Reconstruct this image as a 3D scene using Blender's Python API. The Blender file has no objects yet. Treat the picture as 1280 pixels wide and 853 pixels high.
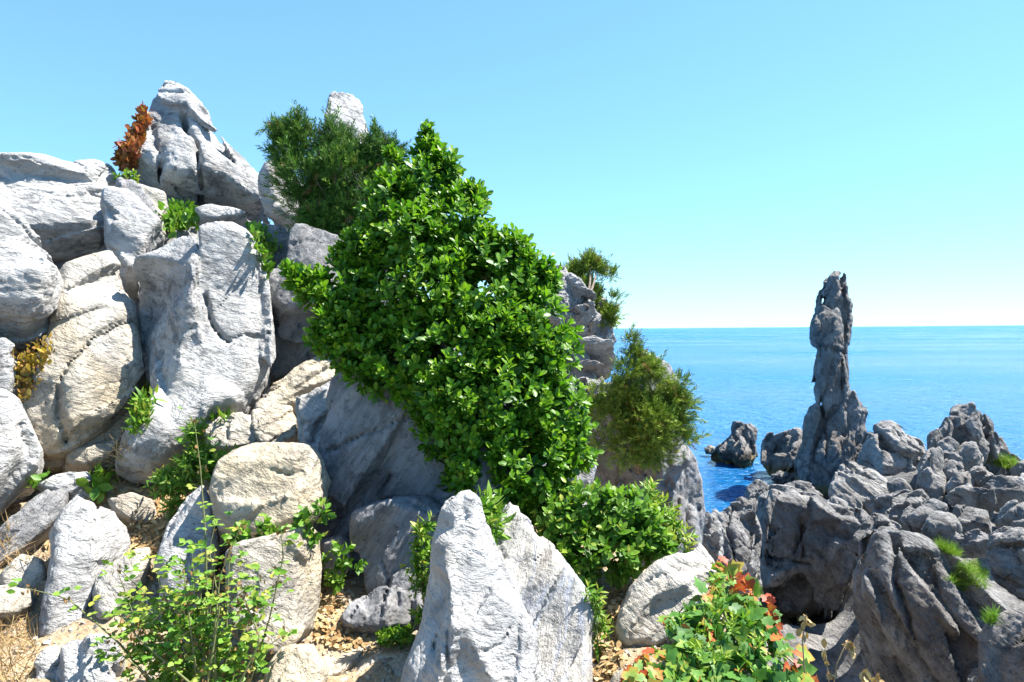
import bpy, math, random
import numpy as np
from mathutils import Matrix, Vector, Euler

# ------------------------------------------------------------------ camera, world, sun, exposure
SC = bpy.context.scene
COL = SC.collection
W, H = 1280.0, 853.0
FPX = 853.0                                  # 24 mm on full frame
CAM = np.array((0.0, 0.0, 9.0))              # nine metres above the sea
PITCH, ROLL = math.radians(-1.0), math.radians(0.45)
cd = bpy.data.cameras.new('camera'); cam = bpy.data.objects.new('camera', cd); COL.objects.link(cam)
cd.sensor_width = 36.0; cd.lens = 36.0 * FPX / W; cd.clip_start = 0.05; cd.clip_end = 60000
RM = Matrix.Rotation(math.pi / 2 + PITCH, 4, 'X') @ Matrix.Rotation(-ROLL, 4, 'Z')
cam.matrix_world = Matrix.Translation(Vector(CAM)) @ RM
SC.camera = cam
SUN_EL, SUN_AZ = math.radians(60), math.radians(79)   # azimuth clockwise from +Y (the way the camera looks)
sdir = Vector((math.sin(SUN_AZ) * math.cos(SUN_EL), math.cos(SUN_AZ) * math.cos(SUN_EL), math.sin(SUN_EL)))
sl = bpy.data.lights.new('sun', 'SUN'); so = bpy.data.objects.new('sun', sl); COL.objects.link(so)
sl.energy = 5.0; sl.angle = math.radians(0.5); sl.color = (1.0, 0.955, 0.89)
so.rotation_euler = sdir.to_track_quat('Z', 'Y').to_euler(); so.location = (20, 5, 40)
wd = bpy.data.worlds.new('World'); SC.world = wd; wd.use_nodes = True
wn = wd.node_tree.nodes; wl = wd.node_tree.links
sky = wn.new('ShaderNodeTexSky'); sky.sky_type = 'NISHITA'; sky.sun_disc = False
sky.sun_elevation = SUN_EL; sky.sun_rotation = SUN_AZ
sky.air_density = 1.0; sky.dust_density = 0.0; sky.ozone_density = 4.0; sky.altitude = 0
tint = wn.new('ShaderNodeMix'); tint.data_type = 'RGBA'; tint.blend_type = 'MULTIPLY'; tint.inputs[0].default_value = 1.0
gam = wn.new('ShaderNodeGamma'); gam.inputs[1].default_value = 0.67; wl.new(sky.outputs[0], gam.inputs[0])
wl.new(gam.outputs[0], tint.inputs[6]); tint.inputs[7].default_value = (0.60, 0.945, 1.19, 1)      # the clear cyan cast of this air
wl.new(tint.outputs[2], wn['Background'].inputs[0]); wn['Background'].inputs[1].default_value = 0.123
SC.view_settings.view_transform = 'Standard'; SC.view_settings.look = 'None'
SC.view_settings.gamma = 1.0; SC.view_settings.use_curve_mapping = False
SC.view_settings.exposure = 1.74
SC.cycles.max_bounces = 6

# ------------------------------------------------------------------ helpers
R3 = np.array(RM.to_3x3())
def ray(px, py):
    d = R3 @ np.array(((px - W / 2) / FPX, -(py - H / 2) / FPX, -1.0))
    return d / d[1]
def P(px, py, D):                            # the point D metres ahead of the camera seen at a pixel
    return CAM + ray(px, py) * D
def pxs(D): return D / FPX                   # metres per pixel at a distance

RNG = np.random.RandomState(11)
LAT = (np.random.RandomState(7).rand(32, 32, 32) * 2 - 1).astype(np.float32)
def vnoise(p):
    i = np.floor(p).astype(np.int32); f = (p - i).astype(np.float32)
    f = f * f * f * (f * (f * 6 - 15) + 10); i &= 31; j = (i + 1) & 31
    x0, y0, z0 = i[..., 0], i[..., 1], i[..., 2]; x1, y1, z1 = j[..., 0], j[..., 1], j[..., 2]
    fx, fy, fz = f[..., 0], f[..., 1], f[..., 2]
    a = LAT[x0, y0, z0] * (1 - fx) + LAT[x1, y0, z0] * fx
    b = LAT[x0, y1, z0] * (1 - fx) + LAT[x1, y1, z0] * fx
    c = LAT[x0, y0, z1] * (1 - fx) + LAT[x1, y0, z1] * fx
    d = LAT[x0, y1, z1] * (1 - fx) + LAT[x1, y1, z1] * fx
    return (a * (1 - fy) + b * fy) * (1 - fz) + (c * (1 - fy) + d * fy) * fz
ROT = np.array(Euler((0.6, 0.9, 0.4)).to_matrix())
def fbm(p, octv=4, gain=0.5):
    s = 0; a = 1.0
    for o in range(octv):
        s = s + a * vnoise(p + 7.3 * o); a *= gain; p = (p @ ROT) * 2.03
    return s
def ridged(p, octv=3, gain=0.5):
    s = 0; a = 1.0
    for o in range(octv):
        s = s + a * (0.5 - np.abs(vnoise(p + 3.1 * o)) * 1.6); a *= gain; p = (p @ ROT) * 2.1
    return s
def smax(a, b, k):
    h = np.maximum(k - np.abs(a - b), 0) / k
    return np.maximum(a, b) + h * h * k * 0.25

def seg_dist(U, V, a, b):
    ax, ay = a; dx, dy = b[0] - ax, b[1] - ay
    t = np.clip(((U - ax) * dx + (V - ay) * dy) / (dx * dx + dy * dy + 1e-12), 0, 1)
    return np.hypot(U - ax - t * dx, V - ay - t * dy)
def poly_sdf(U, V, pts):
    d = np.full(U.shape, 1e9); ins = np.zeros(U.shape, bool); n = len(pts)
    for i in range(n):
        a, b = pts[i], pts[(i + 1) % n]
        d = np.minimum(d, seg_dist(U, V, a, b))
        c = (a[1] > V) != (b[1] > V)
        ins ^= c & (U < (b[0] - a[0]) * (V - a[1]) / (b[1] - a[1] + 1e-12) + a[0])
    return np.where(ins, -d, d)
def chaikin(pts, n=1):
    pts = np.asarray(pts, float)
    for _ in range(n):
        q = np.roll(pts, -1, 0)
        pts = np.stack((pts * .8 + q * .2, pts * .2 + q * .8), 1).reshape(-1, 2)
    return pts

CN = [(x, y, z) for x in (0, 1) for y in (0, 1) for z in (0, 1)]
ED = [(a, b) for a in range(8) for b in range(a + 1, 8) if sum(abs(CN[a][k] - CN[b][k]) for k in range(3)) == 1]
def surface_nets(F):
    s = F < 0; n = np.array(F.shape)
    cnt = sum(s[c[0]:n[0] - 1 + c[0], c[1]:n[1] - 1 + c[1], c[2]:n[2] - 1 + c[2]].astype(np.int8) for c in CN)
    act = (cnt > 0) & (cnt < 8); ix = np.argwhere(act)
    idm = -np.ones(act.shape, np.int64); idm[act] = np.arange(len(ix))
    vals = [F[ix[:, 0] + c[0], ix[:, 1] + c[1], ix[:, 2] + c[2]] for c in CN]
    acc = np.zeros((len(ix), 3)); m = np.zeros(len(ix))
    for a, b in ED:
        va, vb = vals[a], vals[b]; cr = (va < 0) != (vb < 0)
        t = np.where(cr, va / np.where(cr, va - vb, 1), 0)
        ca, cb = np.array(CN[a]), np.array(CN[b])
        acc += cr[:, None] * (ca + t[:, None] * (cb - ca)); m += cr
    verts = ix + acc / m[:, None]
    quads = []
    for ax in range(3):
        o1, o2 = (ax + 1) % 3, (ax + 2) % 3
        sl0 = [slice(None)] * 3; sl1 = [slice(None)] * 3
        sl0[ax] = slice(0, n[ax] - 1); sl1[ax] = slice(1, n[ax])
        a, b = s[tuple(sl0)], s[tuple(sl1)]
        e = np.argwhere(a != b)
        ok = (e[:, o1] > 0) & (e[:, o2] > 0) & (e[:, o1] < n[o1] - 1) & (e[:, o2] < n[o2] - 1); e = e[ok]
        fl = a[e[:, 0], e[:, 1], e[:, 2]]
        def g(d1, d2):
            q = e.copy(); q[:, o1] += d1; q[:, o2] += d2
            return idm[q[:, 0], q[:, 1], q[:, 2]]
        q = np.stack((g(-1, -1), g(0, -1), g(0, 0), g(-1, 0)), 1)
        q[~fl] = q[~fl][:, ::-1]; quads.append(q)
    return verts, np.concatenate(quads)
def quad_subdiv(v, q):
    e = np.stack((q, np.roll(q, -1, 1)), 2).reshape(-1, 2); es = np.sort(e, 1)
    key = es[:, 0].astype(np.int64) * (len(v) + 1) + es[:, 1]
    uq, first, inv = np.unique(key, return_index=True, return_inverse=True)
    em = v[es[first]].mean(1); fm = v[q].mean(1)
    n = len(v); inv = inv.reshape(-1, 4) + n; f = np.arange(len(q)) + n + len(uq)
    nv = np.concatenate((v, em, fm))
    nq = np.concatenate([np.stack((q[:, k], inv[:, k], f, inv[:, k - 1]), 1) for k in range(4)])
    return nv, nq
def vnormals(v, q):
    fn = np.cross(v[q[:, 2]] - v[q[:, 0]], v[q[:, 3]] - v[q[:, 1]])
    n = np.stack([np.bincount(q.ravel(), np.repeat(fn[:, k], 4), len(v)) for k in range(3)], 1)
    return n / (np.linalg.norm(n, axis=1, keepdims=True) + 1e-12)

def make_mesh(name, v, f, mat=None, smooth=True, tone=None):
    """f: (n, 3) or (n, 4) index array, or a list of such arrays"""
    me = bpy.data.meshes.new(name); v = np.asarray(v, np.float32)
    fs = [np.asarray(x, np.int32) for x in (f if isinstance(f, list) else [f]) if len(x)]
    me.vertices.add(len(v)); me.vertices.foreach_set('co', v.ravel())
    loops = np.concatenate([x.ravel() for x in fs]); tot = np.concatenate([np.full(len(x), x.shape[1], np.int32) for x in fs])
    me.loops.add(len(loops)); me.loops.foreach_set('vertex_index', loops)
    me.polygons.add(len(tot)); me.polygons.foreach_set('loop_start', np.concatenate(([0], np.cumsum(tot)[:-1])).astype(np.int32))
    me.polygons.foreach_set('use_smooth', np.full(len(tot), smooth, bool))
    if tone is not None:
        at = me.attributes.new('tone', 'FLOAT', 'POINT'); at.data.foreach_set('value', np.asarray(tone, np.float32))
    me.update(calc_edges=True)
    if mat: me.materials.append(mat)
    return me
def link(name, me, parent=None, loc=(0, 0, 0)):
    o = bpy.data.objects.new(name, me); COL.objects.link(o); o.location = tuple(loc)
    if parent: o.parent = parent
    return o
def tag(o, label, cat, group=None):
    o['label'] = label; o['category'] = cat
    if group: o['group'] = group
    return o

# ------------------------------------------------------------------ materials
def new_mat(name):
    m = bpy.data.materials.new(name); m.use_nodes = True
    return m, m.node_tree.nodes, m.node_tree.links, m.node_tree.nodes['Principled BSDF']
def nd(ns, t, **kw):
    n = ns.new(t)
    for k, v in kw.items():
        if k.startswith('i_'): n.inputs[k[2:].replace('_', ' ')].default_value = v
        else: setattr(n, k, v)
    return n
def ramp(ns, stops):
    r = ns.new('ShaderNodeValToRGB'); el = r.color_ramp.elements
    while len(el) > 1: el.remove(el[0])
    el[0].position = stops[0][0]; el[0].color = (*stops[0][1], 1) if len(stops[0][1]) == 3 else stops[0][1]
    for p, c in stops[1:]:
        e = el.new(p); e.color = (*c, 1)
    return r
def g3(x): return (x, x, x)
def mixc(ns, ls, fac, a, b, mode='MIX'):
    m = ns.new('ShaderNodeMix'); m.data_type = 'RGBA'; m.blend_type = mode
    for s, val in ((m.inputs[0], fac), (m.inputs[6], a), (m.inputs[7], b)):
        if hasattr(val, 'is_output'): ls.new(val, s)
        else: s.default_value = val if isinstance(val, float) else (*val, 1)
    return m.outputs[2]
def rock_mat(name, light, mid, warm, warm_amt, dark, dark_amt, sc=1.0, bump=0.5, rot=(0.2, 0.5, 0.3), stretch=5.0, streak=0.25, rough=0.85, band=0.0, bd=0.07, tide=False):
    m, ns, ls, b = new_mat(name)
    geo = ns.new('ShaderNodeNewGeometry')
    mp = nd(ns, 'ShaderNodeMapping', vector_type='TEXTURE'); mp.inputs['Rotation'].default_value = rot; mp.inputs['Scale'].default_value = (1 / sc, 1 / sc, 1 / (stretch * sc))
    mp0 = nd(ns, 'ShaderNodeMapping'); mp0.inputs['Scale'].default_value = (sc, sc, sc)
    ls.new(geo.outputs['Position'], mp.inputs[0]); ls.new(geo.outputs['Position'], mp0.inputs[0])
    def noise(vec, scale, detail=6, rgh=0.6, dist=0.0):
        n = nd(ns, 'ShaderNodeTexNoise'); n.inputs['Scale'].default_value = scale; n.inputs['Detail'].default_value = detail
        n.inputs['Roughness'].default_value = rgh; n.inputs['Distortion'].default_value = dist; ls.new(vec.outputs[0], n.inputs['Vector']); return n.outputs[0]
    n1 = noise(mp0, 2.6, 6, 0.65, 0.4)
    r1 = ramp(ns, [(0.38, mid), (0.58, light)]); ls.new(n1, r1.inputs[0]); col = r1.outputs[0]
    n2 = noise(mp0, 0.9, 5, 0.6, 0.6)
    r2 = ramp(ns, [(0.60 - 0.25 * warm_amt, g3(0)), (0.78 - 0.2 * warm_amt, g3(1))]); ls.new(n2, r2.inputs[0])
    f2 = nd(ns, 'ShaderNodeMath', operation='MULTIPLY'); ls.new(r2.outputs[0], f2.inputs[0]); f2.inputs[1].default_value = 0.35 + 0.5 * warm_amt
    col = mixc(ns, ls, f2.outputs[0], col, warm)
    n3 = noise(mp0, 5.5, 6, 0.75, 0.3)                           # lichen and weathering patches
    r3 = ramp(ns, [(0.50, g3(0)), (0.60, g3(1))]); ls.new(n3, r3.inputs[0])
    n3b = noise(mp0, 1.3, 3, 0.5)
    r3b = ramp(ns, [(0.40, g3(0)), (0.56, g3(1))]); ls.new(n3b, r3b.inputs[0])
    f3 = nd(ns, 'ShaderNodeMath', operation='MULTIPLY'); ls.new(r3.outputs[0], f3.inputs[0]); ls.new(r3b.outputs[0], f3.inputs[1])
    f3b = nd(ns, 'ShaderNodeMath', operation='MULTIPLY'); ls.new(f3.outputs[0], f3b.inputs[0]); f3b.inputs[1].default_value = dark_amt
    col = mixc(ns, ls, f3b.outputs[0], col, dark)
    n6 = noise(mp0, 26.0, 3, 0.7)                                 # pits
    r6 = ramp(ns, [(0.30, g3(0.45)), (0.42, g3(1.0))]); ls.new(n6, r6.inputs[0]); col = mixc(ns, ls, 1.0, col, r6.outputs[0], 'MULTIPLY')
    n4 = noise(mp, 3.0, 7, 0.65, 0.5)                             # veins along the bedding
    r4 = ramp(ns, [(0.36, g3(1 - streak)), (0.55, g3(1.0)), (0.75, g3(1 - streak * 0.4))]); ls.new(n4, r4.inputs[0])
    col = mixc(ns, ls, 1.0, col, r4.outputs[0], 'MULTIPLY')
    if band:
        n5 = noise(mp, 1.2, 4, 0.5, 0.8); r5 = ramp(ns, [(0.46, g3(0)), (0.5, g3(1)), (0.55, g3(0))]); ls.new(n5, r5.inputs[0])
        f5 = nd(ns, 'ShaderNodeMath', operation='MULTIPLY'); ls.new(r5.outputs[0], f5.inputs[0]); f5.inputs[1].default_value = band
        col = mixc(ns, ls, f5.outputs[0], col, (0.30, 0.33, 0.40))
    if tide:                                                      # dark ochre weed band that the tide leaves
        sx = nd(ns, 'ShaderNodeSeparateXYZ'); ls.new(geo.outputs['Position'], sx.inputs[0])
        za = nd(ns, 'ShaderNodeMath', operation='MULTIPLY_ADD'); ls.new(n2, za.inputs[0]); za.inputs[1].default_value = -1.2; ls.new(sx.outputs[2], za.inputs[2])
        rt = ramp(ns, [(0.0, g3(1)), (0.25, g3(0))]); ls.new(za.outputs[0], rt.inputs[0])
        col = mixc(ns, ls, rt.outputs[0], col, mixc(ns, ls, r3b.outputs[0], (0.035, 0.03, 0.025), (0.17, 0.13, 0.055)))
    COLIN = col; b.inputs['Roughness'].default_value = rough
    b.inputs['Specular IOR Level'].default_value = 0.3
    h1 = noise(mp, 4.0, 6, 0.68, 0.3); h2 = noise(mp0, 18.0, 4, 0.7); h3 = noise(mp0, 90.0, 1, 0.6)
    vo = nd(ns, 'ShaderNodeTexVoronoi', feature='DISTANCE_TO_EDGE'); vo.inputs['Scale'].default_value = 1.5
    wv = nd(ns, 'ShaderNodeVectorMath', operation='ADD'); nz = nd(ns, 'ShaderNodeTexNoise'); nz.inputs['Scale'].default_value = 3.0; nz.inputs['Detail'].default_value = 4
    ls.new(mp0.outputs[0], nz.inputs['Vector'])
    sc_ = nd(ns, 'ShaderNodeVectorMath', operation='SCALE'); sc_.inputs[3].default_value = 0.5; ls.new(nz.outputs[1], sc_.inputs[0])
    ls.new(mp.outputs[0], wv.inputs[0]); ls.new(sc_.outputs[0], wv.inputs[1]); ls.new(wv.outputs[0], vo.inputs['Vector'])
    rv = ramp(ns, [(0.0, g3(0)), (0.028, g3(1))]); ls.new(vo.outputs[0], rv.inputs[0])
    rvc = ramp(ns, [(0.0, g3(0.5)), (0.010, g3(1))]); ls.new(vo.outputs[0], rvc.inputs[0])
    ls.new(mixc(ns, ls, r3b.outputs[0], COLIN, mixc(ns, ls, 1.0, COLIN, rvc.outputs[0], 'MULTIPLY')), b.inputs['Base Color'])
    def ma(op, a, bb, c=None):
        n = nd(ns, 'ShaderNodeMath', operation=op)
        for i, x in enumerate((a, bb, c)):
            if x is None: continue
            if hasattr(x, 'is_output'): ls.new(x, n.inputs[i])
            else: n.inputs[i].default_value = x
        return n.outputs[0]
    hh = ma('MULTIPLY_ADD', h2, 0.35, h1); hh = ma('MULTIPLY_ADD', h3, 0.06, hh); hh = ma('MULTIPLY_ADD', rv.outputs[0], 0.04, hh)
    bp = nd(ns, 'ShaderNodeBump'); bp.inputs['Strength'].default_value = bump; bp.inputs['Distance'].default_value = bd / sc
    ls.new(hh, bp.inputs['Height']); ls.new(bp.outputs[0], b.inputs['Normal'])
    return m
M = {}
M['crag'] = rock_mat('fractured_white_limestone', (0.40, 0.39, 0.38), (0.24, 0.235, 0.23), (0.36, 0.30, 0.22), 0.3, (0.09, 0.09, 0.09), 0.75, sc=0.7, rot=(0.2, 0.3, 0.3), stretch=2, bump=1.0, bd=0.12)
M['pale'] = rock_mat('pale_limestone', (0.425, 0.417, 0.40), (0.295, 0.29, 0.283), (0.38, 0.31, 0.22), 0.3, (0.10, 0.10, 0.103), 0.7, rot=(0.2, 0.3, 0.3), stretch=3.5, bump=0.9)
M['warm'] = rock_mat('warm_limestone', (0.425, 0.40, 0.355), (0.31, 0.288, 0.25), (0.42, 0.335, 0.21), 0.8, (0.14, 0.125, 0.11), 0.55, rot=(0.2, 0.5, 0.1), stretch=3, bump=0.9)
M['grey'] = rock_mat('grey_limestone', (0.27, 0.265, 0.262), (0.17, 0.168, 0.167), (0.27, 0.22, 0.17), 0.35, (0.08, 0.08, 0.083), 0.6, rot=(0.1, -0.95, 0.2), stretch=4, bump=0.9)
M['marbled'] = rock_mat('marbled_limestone', (0.44, 0.43, 0.41), (0.34, 0.33, 0.31), (0.41, 0.34, 0.24), 0.5, (0.18, 0.18, 0.187), 0.4, rot=(0.1, -0.95, 0.2), stretch=6, streak=0.35, band=0.6, bump=0.8)
M['shade_grey'] = rock_mat('shade_darkened_limestone', (0.235, 0.235, 0.242), (0.145, 0.146, 0.15), (0.20, 0.17, 0.14), 0.25, (0.06, 0.06, 0.064), 0.6, rot=(0.1, -0.95, 0.2), stretch=5, streak=0.35)  # same limestone, its colour darkened to carry the shade under the big shrub
M['sea'] = rock_mat('sea_rock', (0.29, 0.28, 0.268), (0.14, 0.135, 0.13), (0.19, 0.15, 0.11), 0.3, (0.04, 0.04, 0.04), 0.7, sc=0.4, bump=0.9, rot=(0.1, 0.9, 0.4), stretch=3, streak=0.35, bd=0.15, tide=True)
M['sea_pale'] = rock_mat('pale_sea_rock', (0.36, 0.345, 0.325), (0.23, 0.22, 0.205), (0.30, 0.24, 0.17), 0.35, (0.09, 0.09, 0.09), 0.6, sc=0.35, bump=0.9, rot=(0.1, 0.8, 0.4), stretch=3, streak=0.3, bd=0.15, tide=True)
M['stack'] = rock_mat('candle_rock', (0.29, 0.28, 0.27), (0.165, 0.16, 0.155), (0.20, 0.135, 0.085), 0.6, (0.05, 0.045, 0.042), 0.7, sc=0.35, bump=1.0, rot=(0.1, 1.35, 0.4), stretch=4, streak=0.4, bd=0.15, tide=True)
M['wet'] = rock_mat('wet_rock', (0.16, 0.15, 0.14), (0.09, 0.085, 0.08), (0.30, 0.22, 0.12), 0.5, (0.03, 0.03, 0.03), 0.8, sc=0.35, bump=0.8, streak=0.3, rough=0.6)

# ------------------------------------------------------------------ rocks: a traced outline laid on a leaning plane, given depth, facets, cracks
NR = [0]; ROCKS = []
def rock(label, pts, D0, D1=None, T=None, Tb=None, mat='pale', name='rock', k=None, taper=0.14, rough=1.0, facets=None, nseed=22, tilt=0.26, groove=0.0,
         ang=60, stretch=2.5, cracks=(), dents=(), bumps=(), planes=(), ramps=(), cuts=0, cell=3.2, yaw=0.0, sub=1, group=None, cat='rock', ck=0, rimf=0.25, base=None):
    NR[0] += 1; rs = np.random.RandomState(NR[0] * 7 + 3)
    pts = np.asarray(pts, float); D1 = D0 if D1 is None else D1
    cx = (pts[:, 0].min() + pts[:, 0].max()) / 2; by, ty = pts[:, 1].max(), pts[:, 1].min()
    Pb, Pt = P(cx, by, D0), P(cx, ty, D1)
    r = ray(cx, 411); yw = -math.atan2(r[0], 1.0) + math.radians(yaw)
    u = np.array((math.cos(yw), math.sin(yw), 0)); h = np.array((-math.sin(yw), math.cos(yw), 0))
    s = (D1 - D0) / max(Pt[2] - Pb[2], 1e-3); v = h * s + np.array((0, 0, 1.0)); v /= np.linalg.norm(v); n = np.cross(u, v)
    def uv(q):
        out = []
        for x, y in q:
            d = ray(x, y); t = np.dot(Pb - CAM, n) / np.dot(d, n); p = CAM + d * t - Pb
            out.append((np.dot(p, u), np.dot(p, v)))
        return np.array(out)
    po = uv(chaikin(pts, ck)); lo, hi = po.min(0), po.max(0); w_, h_ = hi - lo; S = math.sqrt(w_ * h_)
    m = min(w_, h_); T = 0.36 * m if T is None else T; Tb = 1.5 * T if Tb is None else Tb; k = (0.32 if name == 'boulder' else 0.09) * T if k is None else 0.45 * k
    px = pxs((D0 + D1) / 2); c = px * cell; pad = 3 * c + 0.05 * S
    U = np.arange(lo[0] - pad, hi[0] + pad, c); V = np.arange(lo[1] - pad, hi[1] + pad, c)
    GU, GV = np.meshgrid(U, V, indexing='ij')
    d2 = poly_sdf(GU, GV, po) - 1.2 * px - 0.008 * S; F = np.full(GU.shape, T); B = np.full(GU.shape, Tb)
    uc, vc = (lo + hi) / 2; bld = name == 'boulder'; facets = (6 if bld else 3) if facets is None else facets
    for j in range(facets):
        a = rs.rand() * 6.283; sl = (0.10 + 0.5 * rs.rand()) * (1 if bld else 0.6); rr = (0.0 + 0.6 * rs.rand())
        e = ((GU - uc) / (w_ / 2) * math.cos(a) + (GV - vc) / (h_ / 2) * math.sin(a)) - rr
        F = np.minimum(F, T - sl * e * m * 0.5)
        a2 = rs.rand() * 6.283; e = ((GU - uc) / (w_ / 2) * math.cos(a2) + (GV - vc) / (h_ / 2) * math.sin(a2)) - rr
        B = np.minimum(B, Tb - sl * e * m * 0.5)
    F = np.maximum(F, 0.42 * T); B = np.maximum(B, 0.38 * Tb)
    for (x, y, su, sv, off) in planes:
        q = uv([(x, y)])[0]; F = np.minimum(F, T * off + su * (GU - q[0]) + sv * (GV - q[1]))
    F = np.maximum(F, 0.12 * T)
    for poly, dep, soft in dents:
        dd = poly_sdf(GU, GV, uv(chaikin(poly, 1))); F = F - dep / (1 + np.exp(np.clip(dd / (soft * px), -30, 30)))
    for (x, y, rad, amt) in bumps:
        q = uv([(x, y)])[0]; F = F + amt * np.exp(-((GU - q[0]) ** 2 + (GV - q[1]) ** 2) / (rad * px) ** 2)
    for ridge, slope, mx in ramps:                               # one side of a ridge line falls away
        q = uv(ridge); q = q[np.argsort(q[:, 1])]; ur = np.interp(GV, q[:, 1], q[:, 0])
        fade = np.clip((GV - q[0, 1]) / (12 * px) + 0.5, 0, 1) * np.clip((q[-1, 1] - GV) / (8 * px) + 0.5, 0, 1)
        F = F - fade * np.minimum(abs(slope) * np.maximum((ur - GU) * (1 if slope > 0 else -1), 0), mx)
    F = np.maximum(F, -0.55 * B)
    carve = np.zeros(GU.shape)
    wob = np.stack((GU, GV, GU * 0), -1); wu = vnoise(wob / (14 * px)) * 2.0 * px; wv = vnoise(wob / (14 * px) + 9.1) * 2.0 * px
    for cr, wd_, dep in cracks:
        q = uv(cr); dd = np.full(GU.shape, 1e9)
        for i in range(len(q) - 1): dd = np.minimum(dd, seg_dist(GU + wu, GV + wv, q[i], q[i + 1]))
        carve = np.maximum(carve, dep * np.exp(-dd / (wd_ * 0.75 * px)))
    Z = np.arange(-Tb - pad, F.max() + pad + 2 * c, c); Zb = Z[None, None, :]
    f = smax(smax(d2[:, :, None] + taper * np.abs(Zb), Zb - F[:, :, None], k), -Zb - B[:, :, None], k)
    for j in range(cuts):
        m_ = rs.randn(3); m_[2] = abs(m_[2]) * (1 if rs.rand() < 0.75 else -1); m_ /= np.linalg.norm(m_)
        zc = (T - Tb) / 2; h3 = np.array((w_ / 2, h_ / 2, (T + Tb) / 2)); sup = np.sqrt(((m_ * h3) ** 2).sum()) * (0.90 + 0.14 * rs.rand())
        f = smax(f, m_[0] * (GU[:, :, None] - uc) + m_[1] * (GV[:, :, None] - vc) + m_[2] * (Zb - zc) - sup, 0.04 * m)
    f = (f + carve[:, :, None]).astype(np.float32)
    band = np.abs(f) < 0.13 * S * max(rough, 1) + 2 * c
    ii = np.argwhere(band); p = np.stack((U[ii[:, 0]], V[ii[:, 1]], Z[ii[:, 2]]), 1)
    ca, sa = math.cos(math.radians(ang)), math.sin(math.radians(ang))
    off = rs.rand(3) * 30
    def strat(p):
        return np.stack(((p[:, 0] * ca + p[:, 1] * sa) / stretch, -p[:, 0] * sa + p[:, 1] * ca, p[:, 2]), 1)
    sp = strat(p)
    dsp = 0.012 * S * rough * fbm(p / (0.5 * S) + off, 2) + 0.004 * S * rough * ridged(sp / (0.16 * S) + off, 2)
    dsp = dsp + 0.006 * S * rough * np.tanh(9 * vnoise(sp / (0.28 * S) + off + 3.3)) - 0.022 * S * min(rough, 1) * np.exp(-np.abs(vnoise(sp / (0.55 * S) + off + 8.8)) / 0.022)
    if nseed:
        sd = np.stack((lo[0] + rs.rand(nseed) * w_, lo[1] + rs.rand(nseed) * h_, -Tb + rs.rand(nseed) * (T + Tb)), 1); ss = strat(sd)
        gr = rs.randn(nseed, 3) * tilt; of = rs.randn(nseed) * 0.012 * S * (tilt / 0.1)
        warp = p + (0.03 * S) * np.stack((vnoise(p / (0.3 * S)), vnoise(p / (0.3 * S) + 5.5), vnoise(p / (0.3 * S) + 2.7)), 1)
        sw = strat(warp); ds = np.empty(len(p)); gv = np.zeros(len(p))
        for a in range(0, len(p), 60000):
            q = sw[a:a + 60000]; D2 = (q ** 2).sum(1)[:, None] - 2 * q @ ss.T + (ss ** 2).sum(1)[None]
            j = D2.argmin(1); ds[a:a + 60000] = (gr[j] * (p[a:a + 60000] - sd[j])).sum(1) + of[j]
            if groove:
                pt = np.sqrt(np.maximum(np.partition(D2, 1, 1)[:, :2], 0)); gv[a:a + 60000] = np.exp(-((pt[:, 1] - pt[:, 0]) / (0.02 * S)) ** 2)
        dsp = dsp + np.clip(ds, -0.055 * S * max(1, tilt / 0.3), 0.055 * S * max(1, tilt / 0.3)) - groove * 0.03 * S * gv
    rim = rimf + (1 - rimf) * np.clip(-d2[ii[:, 0], ii[:, 1]] / (0.16 * m), 0, 1)
    f[band] -= (dsp * rim).astype(np.float32)
    for a in range(3):
        for e in (0, -1): np.moveaxis(f, a, 0)[e] = c
    vt, q = surface_nets(f)
    if len(q) == 0: return None
    vt = vt * c + np.array((U[0], V[0], Z[0]))
    for _ in range(sub): vt, q = quad_subdiv(vt, q)
    nn = vnormals(vt, q); sp = strat(vt)
    fine = max(6 * px, 0.02 * S)
    vt = vt + nn * (0.0022 * S * rough * np.tanh(8 * vnoise(sp / (0.08 * S) + off + 1.7)) - 0.007 * S * min(rough, 1) * np.exp(-np.abs(vnoise(sp / (0.22 * S) + off + 4.4)) / 0.03))[:, None]
    vt = vt + nn * (0.10 * fine * rough * (fbm(vt / fine + off, 2) + 0.8 * ridged(sp / (1.3 * fine) + off, 2)) + 0.0015 * S * rough * ridged(sp / (0.07 * S) + off, 2))[:, None]
    ex = (6.0 if D0 > 4.6 else 3.5) if D0 < 7.5 else 0.8; tgt = (pts.min(0) - ex, pts.max(0) + ex)                                # size check: the traced size at this distance
    R3i = R3.T
    for _ in range(2):
        g = (Pb + vt[:, :1] * u + vt[:, 1:2] * v + vt[:, 2:] * n - CAM) @ R3i.T
        X, Y = W / 2 - g[:, 0] / g[:, 2] * FPX, H / 2 + g[:, 1] / g[:, 2] * FPX
        for ax, A, sg in ((0, X, 1), (1, Y, -1)):
            a0, a1 = A.min(), A.max(); t0, t1 = tgt[0][ax], tgt[1][ax]; sc = (t1 - t0) / (a1 - a0)
            mid = (vt[:, ax].min() + vt[:, ax].max()) / 2
            vt[:, ax] = mid + (vt[:, ax] - mid) * sc + sg * ((t0 + t1) / 2 - (a0 + a1) / 2) * px
    wv_ = Pb + vt[:, :1] * u + vt[:, 1:2] * v + vt[:, 2:] * n
    o = link(name, make_mesh(name, wv_ - Pb, q, M[mat]), None, Pb)
    o['kind'] = 'thing'; tag(o, label, cat, group); ROCKS.append((o, Pb, len(q), cx, by, D0))
    return o
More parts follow.
